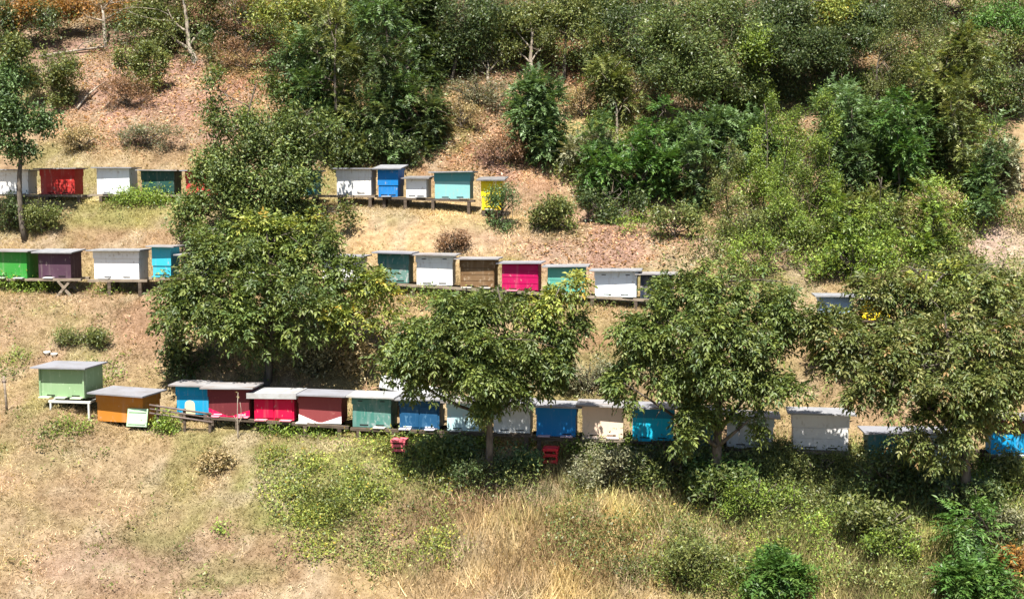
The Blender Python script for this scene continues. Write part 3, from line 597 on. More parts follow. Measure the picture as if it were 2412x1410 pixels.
def branch(pa, pb, rad, label, side):
    a, b = ground(*pa), ground(*pb); t = thing('fallen_branch', label, 'branch', a); rng = np.random.default_rng(int(pa[0]))
    pt = curve(np.array([0, 0, rad]), b - a + [0, 0, rad * 2], .05, rng, 9); pt[:, 2] = [max(z, float(H(a[0] + x, a[1] + y)) - a[2] + rad * .7) for x, y, z in pt]
    MB().tube(pt, np.linspace(rad, rad * .45, 9), 7).build('bough', M_PALEBARK, t, True)
    for i, ln in side:
        MB().tube(curve(pt[i], pt[i] + np.array([ln, -.1, abs(ln) * .5]), .15, rng, 5), np.linspace(rad * .4, .008, 5), 5).build('twig', M_PALEBARK, t, True)
branch((92, 141), (252, 119), .05, 'long pale fallen branch high on the slope left', ((5, .5), (7, .35)))
branch((182, 262), (248, 203), .035, 'bent fallen branch below the long pale one', ((3, .3), (6, -.3), (7, .3)))
branch((250, 252), (330, 172), .02, 'thin broken stick lying below the olive bush', ((4, .25),))
rng = np.random.default_rng(5); p = row_pt(3, 561, 1003, -.58); p[2] = float(H(p[0], p[1])); t = thing('bare_twig', 'bare forked sapling twig in front of the maroon and crimson hive', 'sapling', p)
MB().tube(curve((0, 0, -.1), (.0, .05, .84), .03, rng, 6), np.linspace(.014, .006, 6), 6).build('stem', M_PALEBARK, t, True)
for e in ((-.085, .02, .42), (.14, 0, .47), (.03, .05, .66)): MB().tube(curve((0, .02, .25), e, .1, rng, 5), np.linspace(.009, .004, 5), 5).build('twig', M_PALEBARK, t, True)
C = np.array([[.0, .05, .84], [.005, .05, .78], [.145, 0, .47], [-.085, .02, .43]]); Vv, Ff, Cc = simple(C, np.tile([0, -.6, .6], (4, 1)), rng, 'drytan', per=2, spread=.02, ll=.045, lw=.03)
link('leaves', mesh_arrays('leaves', Vv, Ff, M_LEAF, Cc), t)
for i, (px, py, lab) in enumerate(((111, 842, 'small white bowl in the weeds behind the light green hive'), (128, 841, 'small cream bowl beside the white one behind the light green hive'))):
    p = ground(px, py); t = thing('bowl', lab, 'bowl', p)
    mb = MB(); n = 12; prof = [(.03, .0), (.055, .03), (.07, .06), (.06, .058), (.03, .012)]
    for r0, z0 in prof:
        for k in range(n): mb.v.append((r0 * math.cos(2 * math.pi * k / n), r0 * math.sin(2 * math.pi * k / n), z0 + .02))
    for j in range(len(prof) - 1):
        for k in range(n): mb.f.append((j * n + k, j * n + (k + 1) % n, (j + 1) * n + (k + 1) % n, (j + 1) * n + k)); mb.m.append(0)
    mb.build('bowl', paint((.8, .8, .76), .1), t, True)
p = row_pt(3, 868, 938, .55); p[2] = float(H(p[0], p[1])); rng = np.random.default_rng(12); t = thing('brush_heap', 'heap of dry rusty brushwood beside the white sheet', 'brush', p)
n = 900; C = np.stack([rng.normal(size=n) * .11, rng.normal(size=n) * .1, np.abs(rng.normal(size=n)) * .26], -1); C[:, 0] *= (1.2 - C[:, 2]).clip(.3, 1.4)
D = unit(sphere_dirs(n, rng) + [0, 0, .5]); L0 = rng.uniform(.06, .2, n)
Vv, Ff, Cc = leaf_arrays(C, D, sphere_dirs(n, rng), L0, rng.uniform(.012, .04, n), pick('brown', n, rng, .3) * 1.5); link('brushwood', mesh_arrays('brushwood', Vv, Ff, M_LEAF, Cc.clip(0, .8)), t)

# ------------------------------------------------------------------ trees of the orchard
tree('walnut_tree', 'big walnut tree between the middle and bottom rows, its crown hiding several hives', 'tree', ground(626, 906),
     [(560, 600, 130, 75, .2), (440, 660, 75, 60, -.1), (690, 610, 95, 75, .3), (425, 755, 70, 55, -.3), (550, 745, 100, 65, -.7), (700, 725, 115, 65, -.6), (800, 665, 85, 60, .1),
      (835, 745, 85, 55, -.3, 'walnut_yellow'), (890, 700, 60, 60, 0, 'walnut_yellow'), (590, 805, 80, 32, -.7), (640, 540, 90, 50, .4, 'walnut_yellow'), (500, 560, 70, 50, .3), (750, 560, 50, 45, .4), (480, 690, 90, 70, -.5), (620, 670, 110, 70, -.6)],
     'walnut', 'walnut', 105, .075, .5, 11, .36)
tree('pear_tree', 'tall slim fruit tree rising between the top and middle rows with an upright shoot', 'tree', ground(592, 602),
     [(504, 195, 15, 42, 0), (506, 245, 20, 45, 0), (515, 300, 34, 46, 0), (575, 300, 60, 50, .1), (725, 285, 50, 55, .2), (620, 370, 90, 60, 0), (520, 380, 45, 60, 0), (690, 400, 65, 60, .1), (480, 480, 60, 45, -.1), (560, 450, 80, 50, -.3), (680, 470, 75, 40, -.2), (720, 350, 45, 55, .2), (795, 300, 24, 34, .2), (650, 430, 90, 50, -.3), (440, 520, 45, 50, 0), (600, 500, 90, 45, -.3), (540, 400, 70, 60, -.2), (690, 340, 60, 55, .2), (610, 330, 60, 60, .1), (480, 420, 40, 50, 0), (660, 540, 80, 40, -.4, 'walnut_yellow'), (720, 520, 70, 40, 0, 'walnut_yellow'), (815, 505, 22, 28, 0, 'walnut_dry')],
     'pear', 'pear', 210, .07, .4, 12, .34)
tree('walnut_tree', 'drooping walnut tree standing before the dark blue and chalky grey hives', 'tree', ground(1142, 1165),
     [(1060, 735, 90, 45, .1), (985, 795, 62, 45, -.1), (1120, 800, 105, 65, -.2), (1060, 855, 95, 40, -.4), (1180, 860, 75, 36, -.3), (965, 860, 40, 30, -.1), (1240, 790, 48, 36, 0), (1280, 725, 40, 32, .1, 'walnut_yellow'), (1320, 690, 24, 28, .1, 'walnut_yellow'), (1245, 850, 42, 18, -.1), (1100, 890, 85, 18, -.4), (1130, 735, 80, 45, .1), (1310, 815, 20, 14, 0), (1290, 885, 26, 14, 0), (1190, 905, 40, 14, -.3), (1135, 935, 50, 26, -.2), (1205, 925, 40, 24, -.2), (1290, 850, 34, 26, 0), (925, 815, 40, 40, .1), (1330, 770, 26, 26, .1)],
     'walnut_fine', 'walnut', 160, .06, .5, 13, .30)
tree('walnut_tree', 'broad walnut tree with its trunk beside the dark steel blue hive', 'tree', ground(1692, 1180),
     [(1610, 690, 90, 52, .1), (1740, 665, 100, 48, .2), (1840, 720, 62, 50, .1), (1530, 770, 68, 50, -.1), (1670, 775, 115, 62, -.3), (1800, 775, 85, 55, -.1), (1560, 838, 75, 36, -.3), (1710, 850, 90, 34, -.4), (1815, 845, 45, 30, -.1), (1490, 835, 38, 38, 0), (1640, 885, 65, 16, -.4), (1465, 760, 32, 32, .1), (1620, 1020, 34, 12, -.5), (1475, 905, 16, 20, -.3), (1880, 790, 40, 45, 0), (1665, 930, 55, 28, -.2), (1570, 885, 55, 26, -.2), (1840, 880, 44, 30, -.1), (1500, 790, 50, 50, 0), (1760, 900, 50, 24, -.2), (1765, 985, 30, 26, -.3), (1640, 965, 22, 18, -.3)],
     'walnut_fine', 'walnut', 150, .085, .35, 14, .30)
tree('walnut_tree', 'olive walnut tree with brownish leaves, its dark trunk beside the bright blue hive', 'tree', ground(2284, 1230),
     [(2010, 800, 60, 45, 0), (1950, 780, 50, 40, .1), (1915, 740, 30, 30, .2), (2085, 830, 90, 55, -.1), (2220, 795, 100, 60, 0), (2350, 790, 80, 60, 0), (2060, 885, 70, 36, -.2), (2185, 895, 95, 46, -.4), (2310, 890, 95, 48, -.3), (2400, 865, 52, 55, -.1), (2120, 940, 50, 18, -.3), (2245, 955, 70, 24, -.4, 'walnut'), (2340, 930, 50, 22, -.2), (2410, 760, 50, 42, 0), (2240, 1000, 66, 28, -.3), (2140, 985, 50, 26, -.2), (1960, 850, 44, 34, 0), (2330, 975, 40, 24, -.2), (2150, 1040, 34, 18, -.4), (2215, 1052, 46, 24, -.3)],
     'walnut_fine', 'walnut_dry', 145, .085, .3, 15, .30)
tree('small_tree', 'lone small round tree with a bare leaning trunk beside the red hive', 'tree', ground(60, 566),
     [(20, 190, 45, 60, .1), (40, 270, 75, 55, 0), (-20, 260, 60, 80, 0), (90, 280, 45, 30, 0), (15, 345, 50, 28, -.1), (70, 360, 25, 16, -.1), (30, 120, 35, 40, .1, 'olive')],
     'pear', 'teal', 300, .06, .55, 16, .36)

# ------------------------------------------------------------------ woodland and shrubs above the hives
HILLG = None
def tall(name, label, base, blobs, kind, pal, dens=34, r=.07, seed=1, bark=None, gap=.40, fork=.6, depth=.9, hollow=.35):
    back = .55 if bark or r >= .1 else 0
    blobs = [(b[0], b[1], b[2] * 1.1, b[3] * 1.15, b[4] + back, *b[5:]) for b in blobs]
    return tree(name, label, 'tree', ground(*base), blobs, kind, pal, dens * (6.5 if kind == 'robinia' else 8.5), r, fork, seed, gap, hollow, None, bark, depth=depth)
tall('beech_tree', 'small tree with bright orange leaves above a dark hollow, pale thin trunk', (250, 112), [(230, 12, 90, 24, 0), (160, 25, 50, 20, 0), (320, 18, 50, 22, .1)], 'bush', 'orange', 40, .05, 21, M_PALEBARK)
tall('forest_tree', 'olive tree with a tall pale trunk above the pinkish slope', (462, 150), [(400, 50, 80, 40, .1), (440, -30, 110, 50, .2), (385, 95, 35, 30, -.2), (500, 30, 60, 45, .4), (340, 40, 40, 40, .1)], 'bush', 'olive', 30, .085, 22, M_PALEBARK)
tall('forest_tree', 'yellow green tree with leaves hanging over red leaf litter', (690, 185), [(640, 30, 70, 45, 0), (740, 30, 80, 55, .1), (690, 85, 50, 35, -.1), (790, 80, 55, 60, .2)], 'bush', 'walnut_yellow', 30, .05, 23)
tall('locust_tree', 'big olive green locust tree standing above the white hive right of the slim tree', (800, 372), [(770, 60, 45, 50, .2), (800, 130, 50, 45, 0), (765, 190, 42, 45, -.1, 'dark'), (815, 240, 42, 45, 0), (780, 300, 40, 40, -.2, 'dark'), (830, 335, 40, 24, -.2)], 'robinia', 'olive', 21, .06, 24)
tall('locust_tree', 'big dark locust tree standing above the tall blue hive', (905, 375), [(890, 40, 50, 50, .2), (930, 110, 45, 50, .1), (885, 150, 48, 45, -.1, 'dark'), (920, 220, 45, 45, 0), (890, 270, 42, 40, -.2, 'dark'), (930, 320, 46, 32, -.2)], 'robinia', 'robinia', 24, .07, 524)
tall('forest_tree', 'dark thick trunked tree at the top of the wood above the blue hive', (942, 205), [(985, 50, 70, 60, .3), (1010, 120, 60, 60, .1), (930, 20, 70, 40, .4), (1020, 200, 50, 45, -.2), (1000, 10, 70, 40, .2)], 'robinia', 'dark', 34, .10, 25, M_BARK)
tall('forest_tree', 'dark tree with sparse crown left of the two pale leaning trunks', (1062, 190), [(1080, 40, 70, 50, 0), (1120, 90, 60, 50, .2), (1060, 110, 50, 40, 0), (1150, 30, 60, 50, .3)], 'bush', 'dark', 30, .05, 26, gap=.44)
tall('forest_tree', 'tree on a pale leaning trunk above the teal green sapling', (1252, 200), [(1220, 60, 70, 55, .2), (1200, 120, 45, 35, 0), (1270, 40, 60, 50, .3), (1290, 110, 30, 30, 0)], 'bush', 'olive', 30, .06, 27, M_PALEBARK)
tall('forest_tree', 'thin grey trunk with sparse dark twigs, left of the leaning trunk', (1150, 196), [(1140, 150, 45, 25, 0), (1185, 140, 40, 22, .1), (1115, 165, 28, 18, 0)], 'fine', 'grey', 26, .05, 28, M_PALEBARK)
tall('dense_tree', 'dense glossy green tree above a black shaded hollow', (1680, 292), [(1560, 70, 75, 50, -.3), (1640, 125, 80, 60, -.6), (1700, 50, 75, 55, 0), (1590, 165, 60, 38, -.7), (1690, 170, 55, 40, -.7), (1635, 200, 60, 28, -.9), (1765, 120, 45, 52, -.3, 'bright'), (1740, 205, 40, 26, -.6)], 'bush', 'pear', 50, .08, 29, depth=1.3)
tall('dense_tree', 'wide dark canopied tree whose twigs hang over deep shade, right of the glossy green tree', (1940, 232), [(1850, 35, 80, 45, 0), (1960, 25, 70, 40, 0, 'walnut_yellow'), (2045, 40, 50, 42, .1), (1830, 90, 70, 36, -.5), (1920, 100, 60, 32, -.7), (2010, 95, 55, 34, -.5), (1870, 140, 50, 18, -.9), (1960, 135, 40, 18, -.9), (1800, 140, 34, 30, -.4)], 'bush', 'dark', 55, .09, 30, depth=1.3)
tall('sapling', 'group of slim upright saplings with light green leaves near the top right', (2180, 300), [(2140, 60, 40, 50, 0), (2170, 150, 35, 60, 0), (2210, 100, 35, 70, .1), (2130, 160, 30, 40, 0), (2200, 200, 30, 45, 0), (2160, 0, 50, 40, 0)], 'fine', 'olive', 46, .03, 31)
tall('forest_tree', 'bright green tree in the upper right corner', (2370, 170), [(2320, 35, 60, 35, 0), (2390, 50, 60, 50, .1), (2290, 70, 40, 30, 0), (2380, 110, 60, 40, 0, 'olive')], 'bush', 'robinia_bright', 36, .05, 32)
tall('locust_tree', 'teal green locust sapling with pale upper leaves, behind the yellow hive', (1268, 385), [(1250, 215, 32, 35, 0), (1285, 240, 40, 40, 0), (1265, 300, 55, 45, 0), (1285, 350, 45, 35, 0), (1230, 270, 30, 35, 0)], 'robinia', 'teal', 50, .03, 33)
tall('locust_tree', 'thin leaning pale stem with few leaves above the large green locust thicket', (1456, 335), [(1440, 200, 35, 30, 0), (1425, 165, 30, 26, 0), (1470, 240, 30, 18, 0)], 'robinia', 'olive', 34, .03, 34, M_PALEBARK)
tall('locust_tree', 'tall dark stemmed locust tree right of the bright green thicket', (2222, 410), [(2215, 260, 40, 50, 0), (2190, 200, 40, 50, 0), (2250, 200, 40, 50, .1), (2240, 310, 45, 40, 0), (2270, 120, 40, 50, .1)], 'robinia', 'olive', 42, .04, 35)
tall('walnut_tree', 'slender leafy sapling with pale tips behind the upright shoot of the slim tree', (690, 330), [(670, 150, 45, 35, 0, 'teal'), (655, 210, 50, 45, 0), (720, 230, 45, 50, .1), (690, 280, 50, 40, 0)], 'pear', 'pear', 36, .035, 36)
tall('forest_tree', 'dark narrow tree in the top left corner', (20, 130), [(10, 40, 50, 45, 0), (60, 20, 50, 40, .1, 'orange'), (110, 50, 50, 40, 0, 'dark'), (30, 95, 40, 30, 0)], 'bush', 'dark', 38, .06, 37)
tall('forest_tree', 'pale stemmed tree with a leafy head above the dry slope, right of centre', (1462, 80), [(1430, 10, 70, 40, 0), (1500, 30, 60, 40, .1), (1400, 50, 40, 35, 0)], 'bush', 'pear', 34, .045, 38, M_PALEBARK)
tree('walnut_tree', 'sprawling olive walnut tree hiding the yellow hive, right of the pale blue hive', 'tree', ground(2170, 880),
     [(2060, 690, 75, 50, 0), (2170, 690, 90, 50, .1), (2290, 700, 90, 60, 0), (2390, 740, 60, 60, .1), (2080, 760, 90, 40, -.1), (2200, 760, 90, 45, -.2), (2310, 780, 80, 40, -.1), (1960, 785, 50, 20, -.1), (2130, 640, 60, 30, .2, 'yellow'), (2250, 640, 60, 30, .2, 'walnut_yellow')],
     'walnut', 'walnut_dry', 125, .07, .3, 18, .34)
EDGE = [(70, 'olive', 'bush', 'olive tree at the top edge above the dark corner tree'), (330, 'walnut_dry', 'bush', 'dry leaved tree at the top edge between the orange tree and the pale trunk'), (560, 'brown', 'bush', 'brownish tree at the top edge left of the yellow green tree'), (760, 'dark', 'robinia', 'dark locust at the top edge above the big dark locust'),
        (880, 'dark', 'bush', 'dark tree at the top edge beside the thick trunk'), (1120, 'dark', 'bush', 'dark tree at the top edge above the sparse twigged trunk'), (1330, 'dark', 'bush', 'dark tree at the top edge right of the pale leaning trunk'), (1540, 'dark', 'bush', 'dark green tree at the top edge above the dense glossy tree'), (1750, 'dark', 'bush', 'dark tree at the top edge between the glossy tree and the wide canopy'),
        (1960, 'bright', 'bush', 'sunny yellow green tree at the top edge above the wide dark canopy'), (2090, 'dark', 'bush', 'dark green tree at the top edge left of the slim saplings'), (2270, 'olive', 'bush', 'olive tree at the top edge right of the slim saplings'), (2400, 'pear', 'bush', 'green tree at the top edge in the right corner')]  # dark palettes put the wood's shade into the leaf colour
for i, (bx, pl, kd, lab) in enumerate(EDGE):
    w = 105; b = ground(bx, 58); tree('forest_tree', lab, 'tree', b, [(bx - w * .45, -25, w * .6, 50, 0), (bx + w * .45, -35, w * .6, 55, .2), (bx, -80, w * .75, 55, .2), (bx + 10, 15, w * .55, 30, -.2)], kd, pl, 150, .07, .6, 300 + i, .4, .35, 'trees along the upper edge of the wood', depth=.9)
MORE = [(1050, 345, 'dark shaded locust left of the rusty patch', [(1000, 330, 40, 40, 0), (960, 250, 50, 60, 0), (1010, 270, 40, 40, .1)], 'robinia', 'dark'), (760, 350, 'dark locust standing right of the slender pale tipped sapling', [(750, 200, 55, 60, 0), (770, 290, 50, 50, -.1), (740, 120, 50, 50, .1)], 'robinia', 'robinia'),
        (1330, 190, 'leafy tree left of the pale stemmed tree', [(1320, 90, 60, 50, 0), (1350, 30, 60, 50, .1)], 'bush', 'olive'), (1760, 290, 'lighter green tree right of the dense glossy tree', [(1760, 190, 45, 55, 0), (1780, 110, 50, 45, .1)], 'bush', 'pear'), (1480, 190, 'shady tree left of the dense glossy tree', [(1490, 120, 50, 45, 0), (1470, 60, 50, 40, .1)], 'bush', 'dark'),
        (2060, 290, 'thin leafy tree between the wide canopy and the saplings', [(2070, 190, 45, 50, 0), (2090, 110, 45, 45, .1)], 'fine', 'olive'), (2330, 300, 'green tree right of the saplings above rusty litter', [(2310, 150, 55, 50, 0), (2340, 210, 45, 40, -.1)], 'bush', 'pear'), (1990, 400, 'tall pale fronded locust behind the bright thicket', [(1980, 250, 50, 45, 0), (2000, 310, 50, 50, -.1)], 'robinia', 'teal'), (2170, 420, 'leaning locust with hanging fronds left of the dark stemmed locust', [(2150, 300, 55, 50, 0), (2170, 370, 50, 40, -.1)], 'robinia', 'robinia'), (1690, 400, 'young locust with feathery fronds between the two thickets', [(1680, 300, 50, 50, 0), (1700, 360, 45, 45, 0)], 'robinia', 'teal')]
UP = [(1420, 470, 150, 24, 'robinia', 'robinia', 'upright locust sapling at the left of the large locust thicket'), (1545, 480, 190, 26, 'robinia', 'robinia_bright', 'tall upright locust sapling rising from the large locust thicket'), (1640, 500, 180, 24, 'robinia', 'teal', 'feathery upright sapling right of the large locust thicket'), (1720, 560, 190, 24, 'fine', 'olive', 'slim olive sapling left of the bright thicket'),
      (1800, 520, 240, 28, 'fine', 'bright', 'tall slim bright sapling on the left of the bright thicket'), (1860, 590, 240, 34, 'fine', 'bright', 'tall slim bright sapling in the middle of the bright thicket'), (1940, 560, 280, 30, 'fine', 'bright', 'tallest slim bright sapling of the bright thicket'), (2010, 470, 190, 30, 'robinia', 'teal', 'pale upright locust sapling right of the bright thicket'),
      (2120, 480, 210, 30, 'robinia', 'robinia_bright', 'upright locust sapling left of the dark stemmed locust'), (2270, 480, 230, 24, 'robinia', 'olive', 'thin sapling with pale fronds right of the dark stemmed locust'), (2330, 520, 190, 24, 'robinia', 'teal', 'thin sapling with pale fronds near the right edge'), (2080, 600, 160, 30, 'fine', 'bright', 'light green sapling above the sprawling walnut'), (1990, 640, 140, 30, 'robinia', 'bright', 'light green sapling above the broad walnut, right side'), (2190, 620, 150, 30, 'robinia', 'bright', 'yellow green sapling left of the bare pale patch')]
for i, (bx, by, hh, rx, kd, pl, lab) in enumerate(UP):
    hh *= 1.2
    rg = np.random.default_rng(900 + i); bl = [(bx + rg.uniform(-1, 1) * rx * .9, by - hh * t, rx * (1.35 - .9 * t) * rg.uniform(.7, 1.2), hh * .13, rg.uniform(-.3, .2)) for t in (.22, .36, .5, .64, .8, .95)]
    tree('sapling', lab, 'sapling', ground(bx, by), bl, kd, pl, 165 if kd == 'robinia' else 330, .022, .8, 950 + i, .34, .2, None, None, depth=1.0)
for i, (bx, by, lab, bl, kd, pl) in enumerate(MORE): tall('locust_tree' if kd == 'robinia' else 'forest_tree', lab, (bx, by), bl, kd, pl, 36, .045, 400 + i)
SH = [  # label, px, py, rx, ry, kind, palette, density
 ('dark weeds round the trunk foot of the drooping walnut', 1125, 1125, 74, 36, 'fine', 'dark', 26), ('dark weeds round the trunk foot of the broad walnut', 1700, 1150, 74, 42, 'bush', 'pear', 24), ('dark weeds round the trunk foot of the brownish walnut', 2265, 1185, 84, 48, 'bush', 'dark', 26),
 ('olive bush on the slope above the two fallen branches', 130, 195, 72, 55, 'bush', 'olive', 44), ('light olive bush left of the pale trunk', 335, 165, 50, 55, 'bush', 'olive', 44),
 ('low rusty bush on the pink slope', 300, 225, 55, 30, 'fine', 'brown', 36), ('sparse grey green bush above the white hive left', 350, 325, 80, 28, 'fine', 'grey', 40), ('small dry bush above the red hive left', 190, 335, 45, 26, 'fine', 'drytan', 34),
 ('brown leaved bush left of the yellow green tree', 560, 60, 70, 55, 'fine', 'brown', 38), ('rusty undergrowth bush on red leaf litter', 580, 130, 70, 35, 'fine', 'brown', 34),
 ('dark low bush behind the tall blue hive', 935, 365, 60, 35, 'bush', 'dark', 46), ('dark leafy bush behind the white hive right of the slim tree', 820, 372, 55, 28, 'bush', 'pear', 30),
 ('olive bush under the two leaning trunks', 1130, 225, 70, 30, 'fine', 'grey', 34), ('ochre dry bush on the rusty patch', 1085, 280, 60, 30, 'fine', 'drytan', 26),
 ('dead purplish brush right above the pale teal hive', 1185, 360, 55, 32, 'fine', 'brown', 30), ('olive green bush below the teal green sapling', 1300, 515, 62, 36, 'bush', 'olive', 30),
 ('tall bluish green broom right of the yellow hive', 1185, 500, 34, 52, 'fine', 'teal', 60), ('light leafy bush left of the large green locust thicket', 1385, 375, 48, 42, 'robinia', 'grey', 36),
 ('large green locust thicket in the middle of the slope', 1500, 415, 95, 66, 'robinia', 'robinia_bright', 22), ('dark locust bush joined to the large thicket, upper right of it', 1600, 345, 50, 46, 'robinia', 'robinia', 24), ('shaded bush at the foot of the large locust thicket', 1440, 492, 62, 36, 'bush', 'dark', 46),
 ('bright green thicket, upper half, centre right', 1885, 330, 80, 60, 'fine', 'bright', 30), ('bright green thicket, lower half, centre right', 1890, 470, 70, 90, 'fine', 'bright', 30), ('pale leaved locust left of the bright green thicket', 1770, 340, 48, 50, 'robinia', 'teal', 24),
 ('pale fronded locust right of the bright green thicket', 2065, 305, 56, 50, 'robinia', 'teal', 26), ('dark locust bush right of the bright green thicket', 2110, 395, 60, 48, 'robinia', 'robinia', 24), ('olive bush on the right edge above the bare patch', 2340, 400, 52, 50, 'robinia', 'grey', 28),
 ('yellow green bush between the thickets', 1660, 440, 40, 46, 'bush', 'olive', 30), ('yellowish bush below the large green locust thicket', 1590, 530, 60, 32, 'bush', 'olive', 30), ('green bush left of the bright thicket foot', 1755, 545, 52, 40, 'fine', 'olive', 30),
 ('mixed green bush right of the bright thicket foot', 2050, 520, 60, 40, 'robinia', 'olive', 26), ('brownish bush by the dark stemmed locust foot', 2200, 490, 48, 36, 'fine', 'drytan', 44), ('olive bush left of the pale bare patch', 2225, 575, 56, 28, 'bush', 'olive', 30),
 ('sunlit light green bush just above the broad walnut', 2000, 620, 76, 44, 'bush', 'bright', 26), ('light green bush above the broad walnut crown', 1800, 610, 72, 40, 'fine', 'bright', 46), ('tan flecked bush below the pale bare patch', 2230, 655, 100, 42, 'bush', 'walnut_dry', 44), ('bush on the right edge below the pale bare patch', 2370, 690, 70, 48, 'bush', 'olive', 44),
 ('olive bush beside the thin leaning pale stem', 1420, 130, 60, 45, 'bush', 'olive', 34), ('dry ochre bush right of the rusty patch', 1500, 225, 70, 45, 'fine', 'drytan', 36), ('small pinkish dry bush below the thin leaning stem', 1370, 250, 50, 30, 'fine', 'drytan', 26),
 ('green bush right of the upright saplings', 2300, 190, 55, 50, 'bush', 'pear', 36), ('small dark bush at the right edge beside rusty litter', 2390, 230, 45, 50, 'bush', 'dark', 40), ('low bush below the black hollow', 1770, 240, 45, 36, 'bush', 'bright', 40), 
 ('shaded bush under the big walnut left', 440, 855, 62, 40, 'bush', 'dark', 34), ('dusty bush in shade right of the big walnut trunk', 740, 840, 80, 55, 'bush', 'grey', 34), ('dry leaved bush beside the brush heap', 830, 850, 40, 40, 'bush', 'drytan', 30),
 ('dry twiggy bush on the tan bank', 1065, 575, 34, 24, 'fine', 'brown', 36), ('hazy green bush under the gap between walnuts', 1385, 895, 58, 34, 'fine', 'grey', 36), ('low weed bush above the light green hive', 190, 800, 60, 12, 'fine', 'olive', 14), ('bush at foot of lone small tree, left', 20, 510, 45, 40, 'fine', 'dark', 36), ('bush at foot of lone small tree, right', 100, 520, 38, 34, 'fine', 'olive', 34),
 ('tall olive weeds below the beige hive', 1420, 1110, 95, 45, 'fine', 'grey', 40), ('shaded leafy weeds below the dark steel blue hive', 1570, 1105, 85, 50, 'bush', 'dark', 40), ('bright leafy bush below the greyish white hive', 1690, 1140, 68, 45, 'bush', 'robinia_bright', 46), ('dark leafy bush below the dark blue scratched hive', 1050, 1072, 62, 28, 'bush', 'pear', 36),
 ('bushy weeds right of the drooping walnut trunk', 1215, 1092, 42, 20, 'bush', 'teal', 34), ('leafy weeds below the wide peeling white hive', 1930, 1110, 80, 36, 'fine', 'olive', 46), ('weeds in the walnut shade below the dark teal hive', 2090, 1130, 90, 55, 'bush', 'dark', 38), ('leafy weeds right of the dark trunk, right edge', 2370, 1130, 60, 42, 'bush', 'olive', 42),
 ('yellow green bush in the lower right meadow', 2110, 1290, 66, 36, 'fine', 'bright', 50), ('tall grassy weeds lower right of centre', 1790, 1180, 88, 52, 'fine', 'bright', 40), ('bright green locust sapling at the bottom edge', 1835, 1375, 70, 44, 'robinia', 'robinia_bright', 56), ('green locust sapling in the bottom right corner', 2320, 1375, 75, 42, 'robinia', 'robinia_bright', 44), ('orange tinted weed near the bottom right corner', 2395, 1335, 26, 22, 'bush', 'orange', 44),
 ('olive weeds in front of the shade, lower right', 2060, 1235, 90, 40, 'bush', 'olive', 34), ('greyish weeds on the right edge, lower meadow', 2370, 1250, 50, 40, 'fine', 'grey', 40), ('low dry tan plant on the lower left meadow', 520, 1090, 40, 10, 'fine', 'drytan', 6), ('mid green weed patch left of the sapling at the bottom', 1640, 1330, 80, 45, 'fine', 'olive', 26)]
for i, (lab, px, py, rx, ry, kd, pl, dn) in enumerate(SH):
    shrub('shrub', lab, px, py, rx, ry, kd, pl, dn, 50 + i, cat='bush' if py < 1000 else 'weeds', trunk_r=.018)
p = ground(2345, 1330); tree('sumac', 'fern like sapling with long bright fronds in the right hand shade', 'sapling', p, [(2290, 1215, 45, 35, -.2), (2325, 1260, 40, 40, -.1), (2260, 1235, 30, 25, -.2)], 'fern', 'robinia_bright', 16, .02, .4, 77, .1)

# ------------------------------------------------------------------ grass, weeds and leaf litter
def scatter(n, rng, y0=14.5, y1=36.0):
    x = rng.uniform(-12.5, 12.5, n); y = rng.uniform(y0, y1, n); P = np.stack([x, y, H(x, y)], -1)
    px, py = project(P); k = (px > -220) & (px < PW + 220) & (py > -120) & (py < PH + 160); return P[k], px[k], py[k]
def in_regions(px, py, regs, P=None, wob=.8, seed=61):
    w = np.zeros(len(px)); nz = (fbm(P, .8, seed, 3) - .5) * wob if P is not None else 0
    for (x, y, rx, ry, a) in regs:
        d = np.sqrt(((px - x) / rx) ** 2 + ((py - y) / ry) ** 2) + nz; w = np.maximum(w, a * np.clip((1.1 - d) / .45, 0, 1))
    return w
def bench_mask(P, margin=.34):
    m = np.ones(len(P), bool)
    return m
rng = np.random.default_rng(101)
P, px, py = scatter(980000, rng)
wood = in_regions(px, py, [(1206, 40, 1500, 200, .75), (1900, 380, 420, 230, .35), (650, 120, 200, 130, .9), (1180, 330, 120, 80, .6)], P)
bare = in_regions(px, py, [(980, 555, 210, 50, .8), (2360, 590, 80, 60, .92), (300, 250, 200, 120, .3)], P)
dens = .25 + .95 * fbm(P, 2.2, 71, 3)
keep = rng.random(len(P)) < dens * (1 - wood) * (1 - bare)
P, px, py = P[keep], px[keep], py[keep]; n = len(P)
tone = np.exp((fbm(P, 1.3, 81, 4) - .5) * 1.9 + (fbm(P, .45, 83, 3) - .5) * 1.1 + rng.normal(size=n) * .22)
col = region_colour(P); mixg = np.clip((fbm(P, 1.1, 91, 3) - .52) * 4, 0, 1) * rng.random(n)
col = col * (1 - .6 * mixg[:, None]) + np.array((.24, .26, .085)) * .6 * mixg[:, None]
dk = rng.random(n) < .10; col[dk] *= .55
col = (col * tone[:, None] * .80).clip(.02, .85)
D = unit(np.stack([rng.normal(size=n) * .7, rng.normal(size=n) * .65 - .12, rng.uniform(.2, 1.1, n)], -1))
hh = (.035 + .10 * fbm(P, 1.7, 95, 2) ** 1.3) * rng.uniform(.5, 1.5, n)
v, f, c = leaf_arrays(P + D * -.01, D, sphere_dirs(n, rng), hh, rng.uniform(.008, .017, n), col, .1, tri=True)
tag(link('dry_grass', mesh_arrays('dry_grass', v, f, M_GRASS, c)), 'short dry straw grass covering the whole slope', 'grass', kind='stuff')
